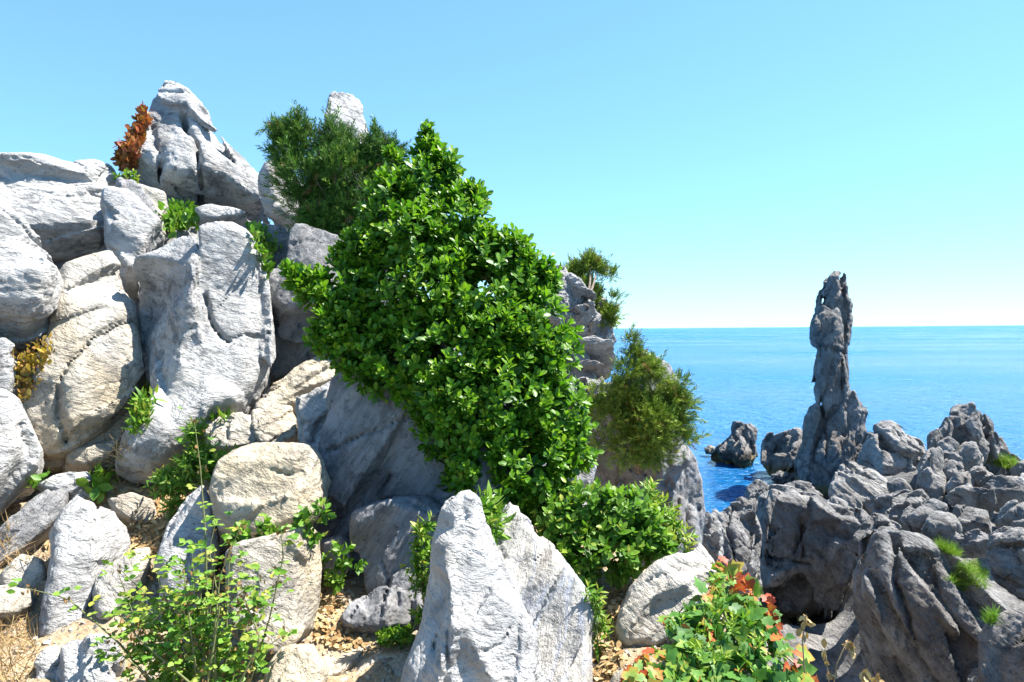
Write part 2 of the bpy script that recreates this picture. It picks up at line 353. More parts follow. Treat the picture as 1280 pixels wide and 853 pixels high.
# ------------------------------------------------------------------ the sea
def sea_material():
    m, ns, ls, b = new_mat('sea_water')
    geo = ns.new('ShaderNodeNewGeometry')
    def noise(scale, sx, sy, detail=4, rot=0.2, rgh=0.55):
        mp = nd(ns, 'ShaderNodeMapping'); mp.inputs['Scale'].default_value = (sx, sy, 1); mp.inputs['Rotation'].default_value = (0, 0, rot)
        ls.new(geo.outputs['Position'], mp.inputs[0]); n = nd(ns, 'ShaderNodeTexNoise'); n.inputs['Scale'].default_value = scale
        n.inputs['Detail'].default_value = detail; n.inputs['Roughness'].default_value = rgh; ls.new(mp.outputs[0], n.inputs['Vector']); return n.outputs[0]
    big = noise(0.012, 0.35, 1.0, 5, 0.05)
    cr = ramp(ns, [(0.35, (0.000, 0.082, 0.24)), (0.65, (0.000, 0.12, 0.32))]); ls.new(big, cr.inputs[0]); ls.new(cr.outputs[0], b.inputs['Base Color'])
    rr = ramp(ns, [(0.4, g3(0.12)), (0.62, g3(0.28))]); ls.new(big, rr.inputs[0]); ls.new(rr.outputs[0], b.inputs['Roughness'])
    b.inputs['IOR'].default_value = 1.333; b.inputs['Specular IOR Level'].default_value = 0.35
    w1 = noise(0.55, 0.55, 1.0, 5, 0.15, 0.6); w2 = noise(2.6, 0.6, 1.0, 4, -0.2)
    a = nd(ns, 'ShaderNodeMath', operation='MULTIPLY_ADD'); ls.new(w2, a.inputs[0]); a.inputs[1].default_value = 0.22; ls.new(w1, a.inputs[2])
    bp = nd(ns, 'ShaderNodeBump'); bp.inputs['Strength'].default_value = 1.0; bp.inputs['Distance'].default_value = 2.0
    ls.new(a.outputs[0], bp.inputs['Height']); ls.new(bp.outputs[0], b.inputs['Normal'])
    return m
xs = np.concatenate((-np.geomspace(200, 40000, 14)[::-1], np.linspace(-150, 150, 31), np.geomspace(200, 40000, 14)))
ys = np.concatenate((np.linspace(-60, 200, 27), np.geomspace(260, 40000, 20)))
gx, gy = np.meshgrid(xs, ys, indexing='ij'); ny = len(ys)
idx = np.arange(len(xs) * ny).reshape(len(xs), ny)
quads = np.stack((idx[:-1, :-1], idx[1:, :-1], idx[1:, 1:], idx[:-1, 1:]), -1).reshape(-1, 4)
sea = link('sea', make_mesh('sea', np.stack((gx.ravel(), gy.ravel(), gx.ravel() * 0), 1), quads, sea_material())); sea['kind'] = 'structure'

# ------------------------------------------------------------------ ground of the slope and rock bed of the shore
def idw(X, Y, pts, pw=3.0, eps=0.05):
    num = np.zeros(X.shape); den = np.zeros(X.shape)
    for x, y, z in pts:
        w = 1 / ((X - x) ** 2 + (Y - y) ** 2 + eps) ** (pw / 2); num += w * z; den += w
    return num / den
def sheet(name, xs, ys, zf, mat):
    gx, gy = np.meshgrid(xs, ys, indexing='ij'); z = zf(gx, gy); n = len(ys)
    idx = np.arange(gx.size).reshape(gx.shape)
    q = np.stack((idx[:-1, :-1], idx[1:, :-1], idx[1:, 1:], idx[:-1, 1:]), -1).reshape(-1, 4)
    o = link(name, make_mesh(name, np.stack((gx.ravel(), gy.ravel(), z.ravel()), 1), q, mat)); o['kind'] = 'structure'; return o
def soil_material():
    m, ns, ls, b = new_mat('dry_soil')
    geo = ns.new('ShaderNodeNewGeometry')
    def noise(s, d=6, r=0.65):
        n = nd(ns, 'ShaderNodeTexNoise'); n.inputs['Scale'].default_value = s; n.inputs['Detail'].default_value = d; n.inputs['Roughness'].default_value = r
        ls.new(geo.outputs['Position'], n.inputs['Vector']); return n.outputs[0]
    n1 = noise(5); n2 = noise(45, 4); n3 = noise(160, 2)
    r = ramp(ns, [(0.3, (0.24, 0.16, 0.09)), (0.5, (0.40, 0.29, 0.17)), (0.7, (0.50, 0.40, 0.27))]); ls.new(n1, r.inputs[0])
    r2 = ramp(ns, [(0.35, g3(0.6)), (0.6, g3(1.0))]); ls.new(n2, r2.inputs[0])
    ls.new(mixc(ns, ls, 1.0, r.outputs[0], r2.outputs[0], 'MULTIPLY'), b.inputs['Base Color']); b.inputs['Roughness'].default_value = 0.95
    a = nd(ns, 'ShaderNodeMath', operation='MULTIPLY_ADD'); ls.new(n3, a.inputs[0]); a.inputs[1].default_value = 0.4; ls.new(n2, a.inputs[2])
    bp = nd(ns, 'ShaderNodeBump'); bp.inputs['Strength'].default_value = 0.8; bp.inputs['Distance'].default_value = 0.03
    ls.new(a.outputs[0], bp.inputs['Height']); ls.new(bp.outputs[0], b.inputs['Normal']); return m
GPIX = [(430, 825, 3.35), (500, 840, 3.2), (390, 760, 3.55), (770, 780, 3.45), (740, 850, 3.1), (785, 730, 3.8), (170, 660, 4.5), (110, 650, 4.5), (220, 640, 4.55), (190, 690, 4.2),
        (20, 800, 3.4), (30, 700, 4.1), (60, 850, 3.15), (0, 860, 3.1), (310, 540, 5.5), (330, 505, 5.8), (260, 560, 5.2), (160, 600, 4.9), (60, 610, 4.85), (240, 870, 2.95), (330, 870, 2.95),
        (640, 690, 4.1), (600, 870, 2.95), (540, 720, 4.0), (860, 860, 2.85), (900, 790, 3.15), (870, 720, 3.7), (960, 870, 2.75), (420, 700, 4.3), (370, 650, 4.6), (690, 640, 4.5), (760, 690, 4.1),
        (-150, 870, 3.1), (-200, 700, 4.0), (-250, 560, 5.0), (600, 1200, 1.6), (300, 1200, 1.6), (900, 1250, 1.5), (0, 1300, 1.5), (-400, 1100, 2)]
GPTS = [tuple(P(*g)) for g in GPIX]
def gw(px, D, z): p = P(px, 411, D); return (p[0], D, CAM[2] + z)
GPTS += [gw(60, 6.2, -0.6), gw(-250, 6.2, -0.2), gw(200, 6.2, -0.5), gw(330, 6.5, -0.3), gw(100, 7.4, 0.3), gw(250, 7.6, 0.5), gw(400, 7.2, 0.1), gw(-200, 8, 0.6), gw(480, 6.2, -0.5), gw(560, 5.6, -0.7), gw(640, 5.6, -0.9),
         gw(200, 10, -2), gw(-300, 10.5, -1), gw(450, 9.5, -2.5), gw(600, 8.5, -2), gw(700, 7.2, -2.0), gw(760, 5.6, -1.9), gw(840, 5.2, -2.4), gw(840, 8, -3.5), gw(700, 11, -4), gw(1000, 3.6, -2.6), gw(1080, 2.8, -2.6), gw(960, 4.6, -4.5), gw(1100, 4, -5),
         gw(1200, 2.4, -3.5), gw(1000, 7, -7), gw(1300, 4, -6.5), gw(1200, 6, -8), gw(800, 13, -8), gw(500, 14, -8), gw(100, 15, -8), gw(-300, 15, -7), gw(1000, 9, -9)]
def ground_z(X, Y):
    z = idw(X, Y, GPTS, 3.2, 0.02)
    p = np.stack((X, Y, X * 0), -1)
    z = np.minimum(z, CAM[2] - 1.55 - 3.2 * (X - np.interp(Y, [2.5, 4.2, 5.5, 8], [1.3, 1.25, 1.0, 0.8])))
    return z - 0.04 + 0.05 * fbm(p * 1.7, 3) + 0.012 * fbm(p * 9, 2)
def gz(x, y): return float(ground_z(np.array([x], float), np.array([y], float))[0])
sheet('ground', np.arange(-9, 7.01, 0.045), np.arange(-1.5, 15.5, 0.06), ground_z, soil_material())

# ------------------------------------------------------------------ rocks of the near slope
hs = rock('', [(-140,290),(20,262),(140,250),(190,256),(250,272),(312,284),(330,291),(344,293),(360,290),(372,286),(420,292),(480,330),(560,430),(640,560),(640,660),(420,680),(200,650),(-140,680)], 5.9, 7.7, T=0.25, Tb=1.0, mat='grey', name='hillside', cuts=0, rough=1.2, cell=5)
for k_ in ('label', 'category'): del hs[k_]
hs['kind'] = 'structure'
hs2 = rock('', [(600,420),(640,400),(700,420),(740,450),(760,500),(780,560),(740,620),(640,640),(600,560)], 8.6, 10.2, T=0.4, mat='grey', name='hillside', cuts=0, rough=1.2, cell=5)
for k_ in ('label', 'category'): del hs2[k_]
hs2['kind'] = 'structure'
rock('pointed pale peak rock with split face, topmost on the slope, red creeper on its side',
     [(200,107),(222,111),(233,125),(240,135),(254,150),(261,163),(260,180),(270,185),(284,201),(304,223),(329,246),(341,274),(323,281),(298,275),(275,264),(250,270),(225,275),(205,268),(188,245),(168,225),(162,209),(172,186),(180,164),(186,139),(188,126),(198,121)],
     7.3, 8.3, T=0.42, k=0.2, cuts=0, ck=0, facets=3, name='rock_peak', ang=-65, planes=[(235, 200, 0.45, -0.1, 1.0), (235, 200, -0.5, -0.1, 1.0)],
     cracks=[([(229,168),(233,190),(241,208),(246,225),(249,268)], 3, 0.22), ([(190,178),(193,200),(198,225),(202,258)], 3, 0.14), ([(190,127),(210,135),(237,145)], 2, 0.06)], dents=[([(248,160),(262,165),(260,185),(250,175)], 0.1, 4)])
rock('wide pale domed rock with a jagged crack, left of the peak',
     [(-80,235),(-30,222),(0,216),(40,211),(55,213),(75,219),(86,214),(100,207),(117,204),(130,208),(142,222),(156,247),(140,258),(133,285),(139,330),(120,352),(60,360),(-80,360)],
     6.3, 7.2, T=0.45, k=0.3, ang=12, cracks=[([(78,217),(97,232),(99,249)], 2.2, 0.07), ([(75,268),(108,260)], 1.6, 0.04), ([(105,281),(128,283),(132,275)], 2, 0.07), ([(-10,235),(10,245),(30,242),(55,252)], 1.8, 0.05), ([(117,205),(125,217),(150,245)], 2, 0.06), ([(130,246),(131,285)], 2, 0.06)])
rock('smooth pale slab leaning between the domed rock and the large hollowed boulder',
     [(131,243),(150,240),(168,252),(200,298),(185,318),(175,345),(172,372),(158,366),(148,345),(138,318),(131,282)], 6.05, 6.7, T=0.25, name='rock_slab', ang=-50, rough=0.7)
rock('narrow grey slab standing edgeways below the peak rock', [(150,230),(168,228),(180,243),(190,268),(198,298),(186,302),(160,262)], 6.5, 6.9, T=0.14, mat='grey', name='rock_slab', rough=0.7, cell=2.4)
rock('thin brown edge stone wedged beside the green creeper under the peak', [(172,235),(203,246),(206,262),(200,272),(203,296),(194,298),(183,262)], 6.7, 6.9, T=0.12, mat='warm', rough=0.7, cell=2.4)
rock('rounded pale boulder with furrowed skin at the edge of the slope, above yellow stonecrop',
     [(-90,250),(-40,258),(0,271),(20,285),(45,310),(62,330),(75,350),(77,365),(72,385),(68,402),(60,420),(45,435),(28,441),(10,436),(-40,440),(-90,440)],
     4.9, 5.4, T=0.5, k=0.4, name='boulder', ang=20, bumps=[(40, 370, 40, 0.06)], cracks=[([(0,300),(20,312),(45,325)], 2, 0.04)])
rock('pale block beside the yellow stonecrop, under the furrowed boulder', [(-90,428),(5,430),(18,440),(23,470),(18,512),(-90,520)], 4.7, 4.85, T=0.3, ang=30)
rock('smooth pale block at the foot of the wall, below the stonecrop', [(-90,500),(-20,492),(5,490),(23,502),(40,545),(52,575),(48,597),(25,618),(0,648),(-30,668),(-90,680)], 4.3, 4.75, T=0.4, k=0.35, rough=0.6, ang=70)
rock('large leaning pale slab with an ochre patch near its top',
     [(72,338),(100,328),(136,320),(144,332),(154,352),(162,376),(165,402),(170,440),(177,480),(177,496),(166,512),(140,545),(120,560),(100,574),(80,584),(60,586),(46,576),(36,545),(28,515),(40,480),(60,440),(68,400),(70,365)],
     4.95, 5.9, T=0.36, k=0.25, name='rock_slab', mat='warm', ang=40, rough=0.8, cracks=[([(168,418),(132,437),(112,455),(100,468),(84,488),(75,510),(74,540),(82,565)], 2.6, 0.09), ([(75,345),(98,327)], 2, 0.05), ([(150,470),(160,490)], 1.5, 0.03)],
     dents=[([(28,515),(72,505),(75,560),(60,586),(40,575)], 0.12, 6)])
rock('grey-tan block tucked in shade beneath the ochre-patched slab', [(82,592),(118,560),(160,522),(178,512),(184,530),(165,548),(152,575),(140,598),(110,610),(84,604)], 5.0, 5.5, T=0.22, mat='warm', ang=35)
rock('massive pale boulder with a shaded hollow down one side, middle of the slope',
     [(162,314),(170,307),(188,302),(210,292),(232,287),(262,284),(290,286),(306,295),(318,310),(326,330),(331,352),(334,380),(337,410),(339,455),(336,480),(322,505),(308,522),(296,530),(280,532),(262,540),(250,555),(238,568),(222,585),(208,600),(190,612),(168,612),(151,602),(150,590),(158,562),(175,532),(192,510),(197,490),(188,465),(177,440),(171,410),(166,375),(162,345)],
     4.95, 5.95, T=0.42, k=0.28, name='boulder', ang=70, facets=3, rough=0.75,
     cuts=0, ramps=[([(200,322),(224,335),(238,355),(241,375),(231,402),(228,440),(224,475),(212,505)], 1.9, 0.62)], bumps=[(200, 470, 22, 0.12), (205, 580, 30, 0.06)],
     cracks=[([(257,378),(260,405),(270,425),(283,441)], 2.6, 0.10), ([(283,441),(300,433),(322,427)], 1.6, 0.05), ([(246,420),(230,470)], 2, 0.03), ([(318,340),(325,390),(332,430)], 2, 0.05)])
rock('squarish tan-grey rock with an undercut shaded face, below the upper juniper',
     [(338,352),(352,335),(366,312),(372,290),(395,286),(430,298),(475,330),(510,380),(505,440),(460,455),(412,446),(380,468),(350,482),(338,478),(335,430),(332,385)], 5.9, 6.5, T=0.42, k=0.16, mat='grey', ang=80,
     dents=[([(325,408),(345,398),(362,412),(385,405),(400,410),(430,440),(412,470),(335,490)], 0.2, 2.2)], cracks=[([(376,400),(382,430),(392,455)], 1.6, 0.05), ([(372,326),(390,318),(408,322)], 2, 0.05)])
rock('round pale boulder perched between the peak and the upper juniper', [(328,226),(333,212),(347,206),(365,214),(388,238),(398,268),(388,284),(358,285),(341,276),(331,254)], 7.0, 7.2, T=0.28, k=0.28, name='boulder', rough=0.6, planes=[(345, 240, -0.9, 0.0, 0.9)])
rock('blunt white spire poking up behind the upper juniper', [(404,175),(408,150),(412,125),(424,115),(440,119),(450,128),(450,150),(456,168),(474,230),(480,270),(385,270),(395,220)], 8.0, 8.5, T=0.25, name='rock_spire', rough=1.3, tilt=0.16, ang=75, cell=2.4)
rock('flat white stone under the toe of the peak rock', [(248,272),(262,264),(285,267),(300,275),(304,287),(290,294),(252,292)], 6.6, 6.75, T=0.16, rough=0.6, cell=2.4)
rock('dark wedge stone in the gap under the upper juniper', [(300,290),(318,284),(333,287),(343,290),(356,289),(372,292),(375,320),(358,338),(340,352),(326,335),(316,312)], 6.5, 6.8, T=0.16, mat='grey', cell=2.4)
rock('cream sloping slab below the undercut rock', [(322,528),(334,508),(346,490),(380,466),(410,443),(436,450),(432,475),(405,492),(378,500),(356,514),(338,522)], 5.3, 5.9, T=0.14, mat='warm', name='rock_slab', ang=35, cracks=[([(345,500),(375,478),(405,462)], 1.5, 0.03)])
rock('upright cream block against the tall shaded rock', [(374,508),(394,490),(424,478),(424,520),(416,560),(404,592),(385,580),(378,548)], 4.75, 5.2, T=0.16, mat='pale', ang=70, cell=2.6)
rock('cream block with a straight joint beside the soil gully', [(316,524),(334,513),(362,512),(369,535),(371,560),(350,572),(326,574),(318,548)], 5.0, 5.3, T=0.14, mat='warm', cell=2.6)
rock('low cream block between the large boulder and the gully', [(258,534),(285,525),(318,522),(323,546),(316,568),(290,574),(264,572)], 4.95, 5.15, T=0.14, mat='warm', cell=2.6, cracks=[([(287,526),(285,565)], 1.4, 0.04)])
rock('blunt cream boulder with leaf shadows, beside the tall shaded rock', [(264,615),(271,586),(291,566),(318,556),(352,557),(383,563),(399,580),(410,602),(404,640),(382,658),(342,676),(300,682),(272,664)],
     3.95, 4.15, T=0.34, k=0.12, mat='warm', rough=0.9, facets=2, nseed=16, tilt=0.3, planes=[(368, 610, -1.3, 0.0, 0.95), (330, 588, 0.1, -1.2, 0.95), (285, 620, 0.7, 0.1, 0.95)], cracks=[([(335,600),(362,606),(372,600)], 2, 0.04)], ang=25)
rock('cream slab-sided boulder behind the tall seeding weed', [(284,692),(300,681),(340,673),(368,660),(384,656),(396,670),(399,702),(398,752),(390,785),(366,812),(340,824),(314,812),(290,790),(284,745)],
     3.35, 3.6, T=0.24, mat='warm', rough=0.7, planes=[(366, 720, -1.4, 0.0, 1.0), (330, 690, 0, -0.8, 1.0)], cracks=[([(318,710),(322,745)], 1.4, 0.03)])
rock('small cream stone at the mouth of the soil gully', [(330,870),(338,835),(352,815),(372,808),(390,812),(408,838),(404,880),(335,900)], 3.0, 3.15, T=0.16, mat='warm', cell=3.2)
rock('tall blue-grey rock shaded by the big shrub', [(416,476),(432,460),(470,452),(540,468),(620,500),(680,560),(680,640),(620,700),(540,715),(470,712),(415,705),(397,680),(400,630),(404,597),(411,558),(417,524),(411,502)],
     4.45, 4.6, T=0.30, k=0.2, mat='shade_grey', ang=55, stretch=4, facets=2, yaw=-28, cuts=1, rough=0.8, cracks=[([(430,564),(452,556),(472,548),(500,538),(524,524)], 1.8, 0.06), ([(476,632),(488,608),(500,596)], 3, 0.12), ([(476,632),(510,624),(530,626)], 2, 0.08)])
rock('blue-grey bulging block set against the foot of the tall shaded rock', [(446,634),(475,627),(500,621),(532,624),(570,640),(575,700),(535,745),(500,738),(468,738),(456,712),(441,680),(442,650)], 4.05, 4.15, T=0.24, yaw=-22, mat='shade_grey', ang=60, stretch=3.5, cracks=[([(505,735),(498,700),(492,690)], 1.5, 0.06)])
rock('small shaded pointed stone wedged above the cracked foot rock', [(488,742),(492,722),(512,712),(530,718),(526,748),(508,764),(492,756)], 3.85, 3.95, T=0.12, mat='shade_grey', cell=2.4)
rock('shaded foot rock with upright cracks above the gully leaves', [(426,785),(436,765),(450,752),(466,736),(496,738),(530,744),(534,795),(505,806),(470,812),(442,806),(427,798)], 3.65, 3.85, T=0.22, mat='shade_grey', ang=75, cracks=[([(462,745),(440,790)], 1.8, 0.06), ([(486,742),(476,790)], 1.6, 0.05), ([(496,748),(496,770)], 1.5, 0.05), ([(515,740),(514,800)], 2, 0.08)])
rock('small rounded grey stone in deep shade at the foot of the tall rock', [(402,682),(424,671),(437,684),(438,704),(422,720),(406,712)], 4.0, 4.05, T=0.1, mat='shade_grey', cell=2.4)
rock('tall white tapering spire beside the gully, tip under the shrub', [(566,622),(581,616),(592,622),(596,640),(604,669),(620,709),(637,748),(660,804),(678,850),(700,940),(485,940),(506,838),(515,815),(529,776),(534,740),(535,697),(538,675),(548,642),(553,632)],
     2.75, 3.25, T=0.24, k=0.14, name='rock_spire', ang=80, rough=0.8, facets=2, cuts=0, planes=[(575, 720, 0.55, -0.05, 1.0), (575, 720, -0.45, -0.05, 1.0)], cracks=[([(541,815),(546,796),(556,792),(556,825),(552,870)], 2.4, 0.05), ([(578,812),(590,822),(606,818),(622,802),(630,788)], 1.6, 0.025), ([(566,620),(556,640)], 2, 0.02)], bumps=[(555, 670, 14, -0.03), (540, 840, 22, 0.05)])
rock('broad marbled white slab with diagonal blue-grey veins, right beside the white spire', [(626,650),(632,636),(641,631),(650,645),(662,660),(680,680),(700,705),(722,735),(738,755),(743,785),(741,820),(735,930),(640,940),(605,860),(600,740),(604,680)],
     3.0, 3.8, T=0.16, k=0.1, mat='marbled', name='rock_slab', ang=58, stretch=6, rough=0.7, facets=2, cracks=[([(668,718),(690,702),(700,700)], 1.5, 0.02), ([(626,690),(630,712)], 1.5, 0.02)], dents=[([(640,720),(664,712),(668,770),(652,800),(640,765)], 0.035, 4)])
rock('cream pitted rock between the low bush and the ivy', [(772,800),(778,772),(790,745),(815,720),(850,700),(873,683),(886,700),(897,722),(895,750),(880,785),(850,815),(820,826),(795,826),(778,820)],
     3.35, 3.75, T=0.17, k=0.1, mat='warm', ang=45, stretch=4, planes=[(840, 740, -0.4, -0.5, 1.0)], cracks=[([(810,745),(835,735),(850,720)], 1.5, 0.03)])
rock('small brown stone half buried under the ivy edge', [(760,868),(768,846),(788,834),(812,838),(824,862),(815,890),(765,890)], 2.95, 3.05, T=0.12, mat='warm', cell=2.6)
rock('small white wedge stone lying atop the grey tilted stone, by the dry soil', [(50,610),(72,596),(106,593),(114,606),(113,624),(98,632),(80,622),(58,616)], 4.5, 4.6, T=0.1, k=0.05, cell=2.4, rough=0.6)
rock('grey tilted stone with fine layers below the smooth wall block', [(-70,700),(0,668),(28,632),(58,614),(84,622),(78,646),(58,668),(28,694),(0,712),(-70,735)], 4.1, 4.45, T=0.15, mat='grey', ang=35, stretch=4)
rock('pitted pale two-humped rock in the left foreground', [(62,668),(78,641),(97,624),(112,634),(130,642),(143,644),(155,660),(160,680),(150,700),(132,720),(128,750),(130,785),(112,800),(85,806),(60,820),(44,808),(50,770),(58,735),(64,700)],
     3.75, 4.2, T=0.24, k=0.14, ang=65, cracks=[([(118,640),(118,675),(110,700)], 2, 0.04)], planes=[(112, 670, -0.9, 0, 1.0), (90, 660, 0.2, -0.7, 1.0)])
rock('cream-yellow squared stone leaning on the pitted two-humped rock', [(122,718),(135,705),(158,690),(184,688),(186,708),(172,735),(150,765),(136,790),(122,780),(118,745)], 3.7, 4.0, T=0.14, mat='warm', rough=0.6, k=0.08)
rock('small tan block sitting on the soil under the fine-leaved weed', [(138,624),(164,619),(188,627),(193,645),(184,660),(162,654),(145,642)], 4.55, 4.65, T=0.1, k=0.05, mat='warm', cell=2.4, rough=0.7)
rock('ochre stone among dry grass, above the buried tan stone', [(2,722),(28,696),(50,703),(57,725),(48,742),(8,744)], 3.9, 4.0, T=0.12, mat='warm', cell=2.6)
rock('buried tan stone below the ochre one in the dry grass', [(-60,745),(10,736),(44,744),(44,772),(20,790),(-60,792)], 3.6, 3.75, T=0.14, mat='warm', cell=2.6)
rock('grey rough block at the lower edge, right of a narrow stone', [(72,812),(88,800),(122,795),(143,802),(154,832),(146,890),(70,895)], 3.2, 3.4, T=0.17, mat='pale', ang=80)
rock('narrow pale stone squeezed against the grey rough block', [(44,832),(58,810),(74,812),(77,860),(70,890),(42,890)], 3.2, 3.35, T=0.1, cell=2.6)
rock('pale rock half hidden behind the tall green weed stems', [(196,705),(212,655),(235,622),(252,610),(264,640),(272,700),(250,752),(205,765)], 3.75, 4.1, T=0.18, k=0.1)
rock('flat tan rock slab flush with the soil at the gully mouth', [(395,835),(425,812),(470,806),(512,808),(520,860),(510,900),(400,900)], 3.05, 3.6, T=0.05, mat='warm', name='rock_slab', rough=0.4, facets=0, cell=3)
rock('white rock glimpsed through a gap low in the big shrub', [(670,590),(695,568),(722,560),(740,585),(728,640),(690,650)], 5.4, 5.6, T=0.2, rough=0.9)
rock('pale stone peeping from shrub shade behind the marbled slab', [(618,655),(632,634),(646,636),(652,668),(640,690),(620,690)], 3.75, 3.8, T=0.08, cell=2.4)

# the broken headland behind the big shrub
rock('knobbly white crag top behind the big shrub, with a small juniper', [(630,350),(655,340),(670,329),(688,334),(703,343),(712,368),(730,377),(742,392),(751,407),(747,422),(739,433),(728,444),(700,460),(630,460)], 9.8, 10.6, T=0.8, k=0.3, rough=1.8, tilt=0.4, groove=0.8, nseed=130, stretch=1.5, ang=20, cell=1.9, rimf=0.7, mat='crag')
rock('white crag shoulder hanging over the sea beyond the small juniper', [(728,350),(748,372),(768,384),(770,400),(765,412),(771,427),(763,441),(752,455),(738,450),(735,400)], 10.6, 10.9, T=0.45, rough=1.8, tilt=0.4, groove=0.6, nseed=90, stretch=1.5, cell=1.9, rimf=0.7, mat='crag')
rock('wedge of white rock jutting below the knobbly crag top', [(715,454),(735,436),(742,428),(757,438),(769,451),(766,462),(745,466),(722,463)], 9.5, 9.8, T=0.4, rough=1.0, cell=2.0, ang=15)
rock('dark-sided stone under the jutting white wedge', [(716,474),(725,459),(752,461),(757,473),(745,486),(722,486)], 9.4, 9.6, T=0.35, mat='grey', cell=2.0)
rock('white ledge rock behind the leaning sea juniper', [(705,500),(718,480),(735,478),(755,488),(782,488),(805,500),(800,530),(740,540),(705,535)], 8.9, 9.3, T=0.5, rough=1.5, tilt=0.3, nseed=80, cell=2.2, mat='crag')
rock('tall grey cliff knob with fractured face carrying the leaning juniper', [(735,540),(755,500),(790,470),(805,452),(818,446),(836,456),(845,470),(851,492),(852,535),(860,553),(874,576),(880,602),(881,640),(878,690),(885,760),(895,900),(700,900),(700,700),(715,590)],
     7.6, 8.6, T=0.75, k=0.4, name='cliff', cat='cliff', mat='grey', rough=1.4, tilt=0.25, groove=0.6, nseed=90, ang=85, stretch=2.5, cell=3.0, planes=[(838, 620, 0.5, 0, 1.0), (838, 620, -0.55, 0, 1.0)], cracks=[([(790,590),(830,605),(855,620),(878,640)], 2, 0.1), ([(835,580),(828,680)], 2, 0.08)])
# ------------------------------------------------------------------ rocks of the shore
BR = dict(rough=1.0, tilt=0.5, nseed=55, groove=0.5, cuts=8, facets=3, k=0.1, stretch=2.0, rimf=0.6)
def sr(label, pts, D0, D1=None, **kw):
    a = dict(BR); a.update(kw); a.setdefault('mat', 'sea'); a.setdefault('cell', 2.2)
    return rock(label, pts, D0, D1, **a)
candle = sr('tall slender candle-shaped sea stack rising above the shore rocks',
   [(1045,339),(1054,350),(1060,366),(1057,376),(1062,385),(1063,402),(1060,421),(1060,444),(1061,466),(1064,489),(1074,506),(1079,517),(1079,537),(1087,545),(1087,580),(1086,620),(1034,625),(995,612),(993,578),(1005,556),(1008,536),(1012,516),(1019,508),(1016,494),(1022,472),(1026,455),(1024,438),(1015,424),(1013,413),(1020,393),(1024,385),(1027,373),(1033,366),(1034,351)],
   36.5, 38, T=1.35, k=0.6, name='sea_stack', cat='sea stack', mat='stack', cell=1.7, nseed=120, tilt=0.3, ang=80, stretch=3, facets=2, groove=0.55, rimf=0.6, ck=0, rough=1.6, taper=0.25, cuts=0,
   dents=[([(1066,540),(1086,545),(1086,585),(1060,580)], 0.6, 2)],
   bumps=[(1022, 412, 12, 0.5), (1030, 570, 30, 1.0)], cracks=[([(1022,440),(1040,443),(1060,447)], 1.2, 0.2), ([(1026,500),(1030,540),(1035,580)], 1.6, 0.3)])
sr('stub of a small sea stack standing alone in the water', [(918,530),(930,527),(944,530),(944,545),(942,562),(947,577),(941,590),(912,590),(889,574),(897,562),(913,550),(916,537)], 44.6, 45, T=1.1, name='sea_stack', cat='sea stack', ang=80, cell=1.6,
   planes=[(918, 560, 0.0, -0.6, 0.9)])
sr('tiny rock barely breaking the water beside the lone stub', [(882,561),(887,557),(893,560),(893,568),(881,568)], 47.5, 47.5, T=0.3, cell=1.2, mat='wet')
sr('dark low rock at the waterline, left foot of the candle stack', [(952,557),(960,543),(985,538),(1006,535),(1018,560),(1015,612),(975,612),(962,596),(951,580)], 40, 40.8, T=1.3, cell=1.7, planes=[(985, 560, -0.2, -0.1, 0.8)], dents=[([(950,556),(975,556),(990,600),(950,600)], 0.6, 3)])
sr('ochre weed-covered rock awash below the dark low rock', [(964,594),(975,589),(992,592),(994,602),(985,610),(966,606)], 38.5, 38.8, T=0.5, cell=1.4, mat='wet')
sr('sunlit pale hump of rock right behind the candle stack', [(1072,545),(1082,533),(1100,529),(1127,536),(1150,548),(1161,564),(1158,592),(1148,630),(1105,630),(1088,600),(1072,590)], 29.5, 32.5, T=1.3, mat='sea_pale', cell=2.0, ang=-50, stretch=3.5, cracks=[([(1085,545),(1100,565),(1112,590)], 2.5, 0.5), ([(1120,560),(1145,600)], 1.5, 0.2)], dents=[([(1098,565),(1112,585),(1118,600),(1098,598)], 0.7, 2)])
sr('grey peaked rock with diagonal layers in front of the candle stack', [(1040,606),(1047,584),(1062,578),(1075,584),(1094,592),(1114,616),(1110,650),(1060,665),(1036,640),(1036,618)], 24, 25.5, T=0.75, ang=-45, stretch=4, mat='sea_pale', cell=2.0)
sr('low grey rock showing over the ridge of the big shore rock', [(966,620),(980,606),(1000,601),(1018,605),(1028,618),(1020,660),(970,660)], 24.5, 25, T=0.6)
sr('small upright stone at the end of the ridge nearest the open water', [(930,625),(937,604),(954,600),(966,610),(966,660),(932,660)], 22.5, 23, T=0.4, cell=2.0)
sr('large ridge-backed shore rock with stepped shaded front', [(942,650),(943,622),(957,606),(985,610),(1017,618),(1051,631),(1076,639),(1088,650),(1082,670),(1074,694),(1058,733),(1042,778),(1030,850),(940,850),(930,760),(940,695)],
   19.3, 19.5, T=0.9, k=0.2, cuts=2, rimf=0.35, cell=2.6, ang=80, stretch=2.2, nseed=90, planes=[(1010, 690, 0.0, 0.35, 1.1)], dents=[([(1000,655),(1030,645),(1072,660),(1055,740),(1025,830),(940,850),(950,745),(985,715)], 0.55, 4)],
   cracks=[([(1000,640),(1003,690)], 3, 0.4), ([(960,690),(1015,700)], 3, 0.3)])
sr('tilted grey block leaning on the ridge-backed rock', [(888,650),(892,634),(900,623),(926,622),(945,628),(952,662),(948,700),(938,760),(915,760),(900,710),(888,680)], 16.2, 18.2, T=0.6, ang=-60, cracks=[([(915,640),(905,680),(925,730)], 2.5, 0.2)])
sr('dark stone at the cliff foot beside the tilted grey block', [(876,660),(880,641),(895,640),(906,662),(902,720),(878,720)], 15.2, 15.8, T=0.35, cell=2.4)
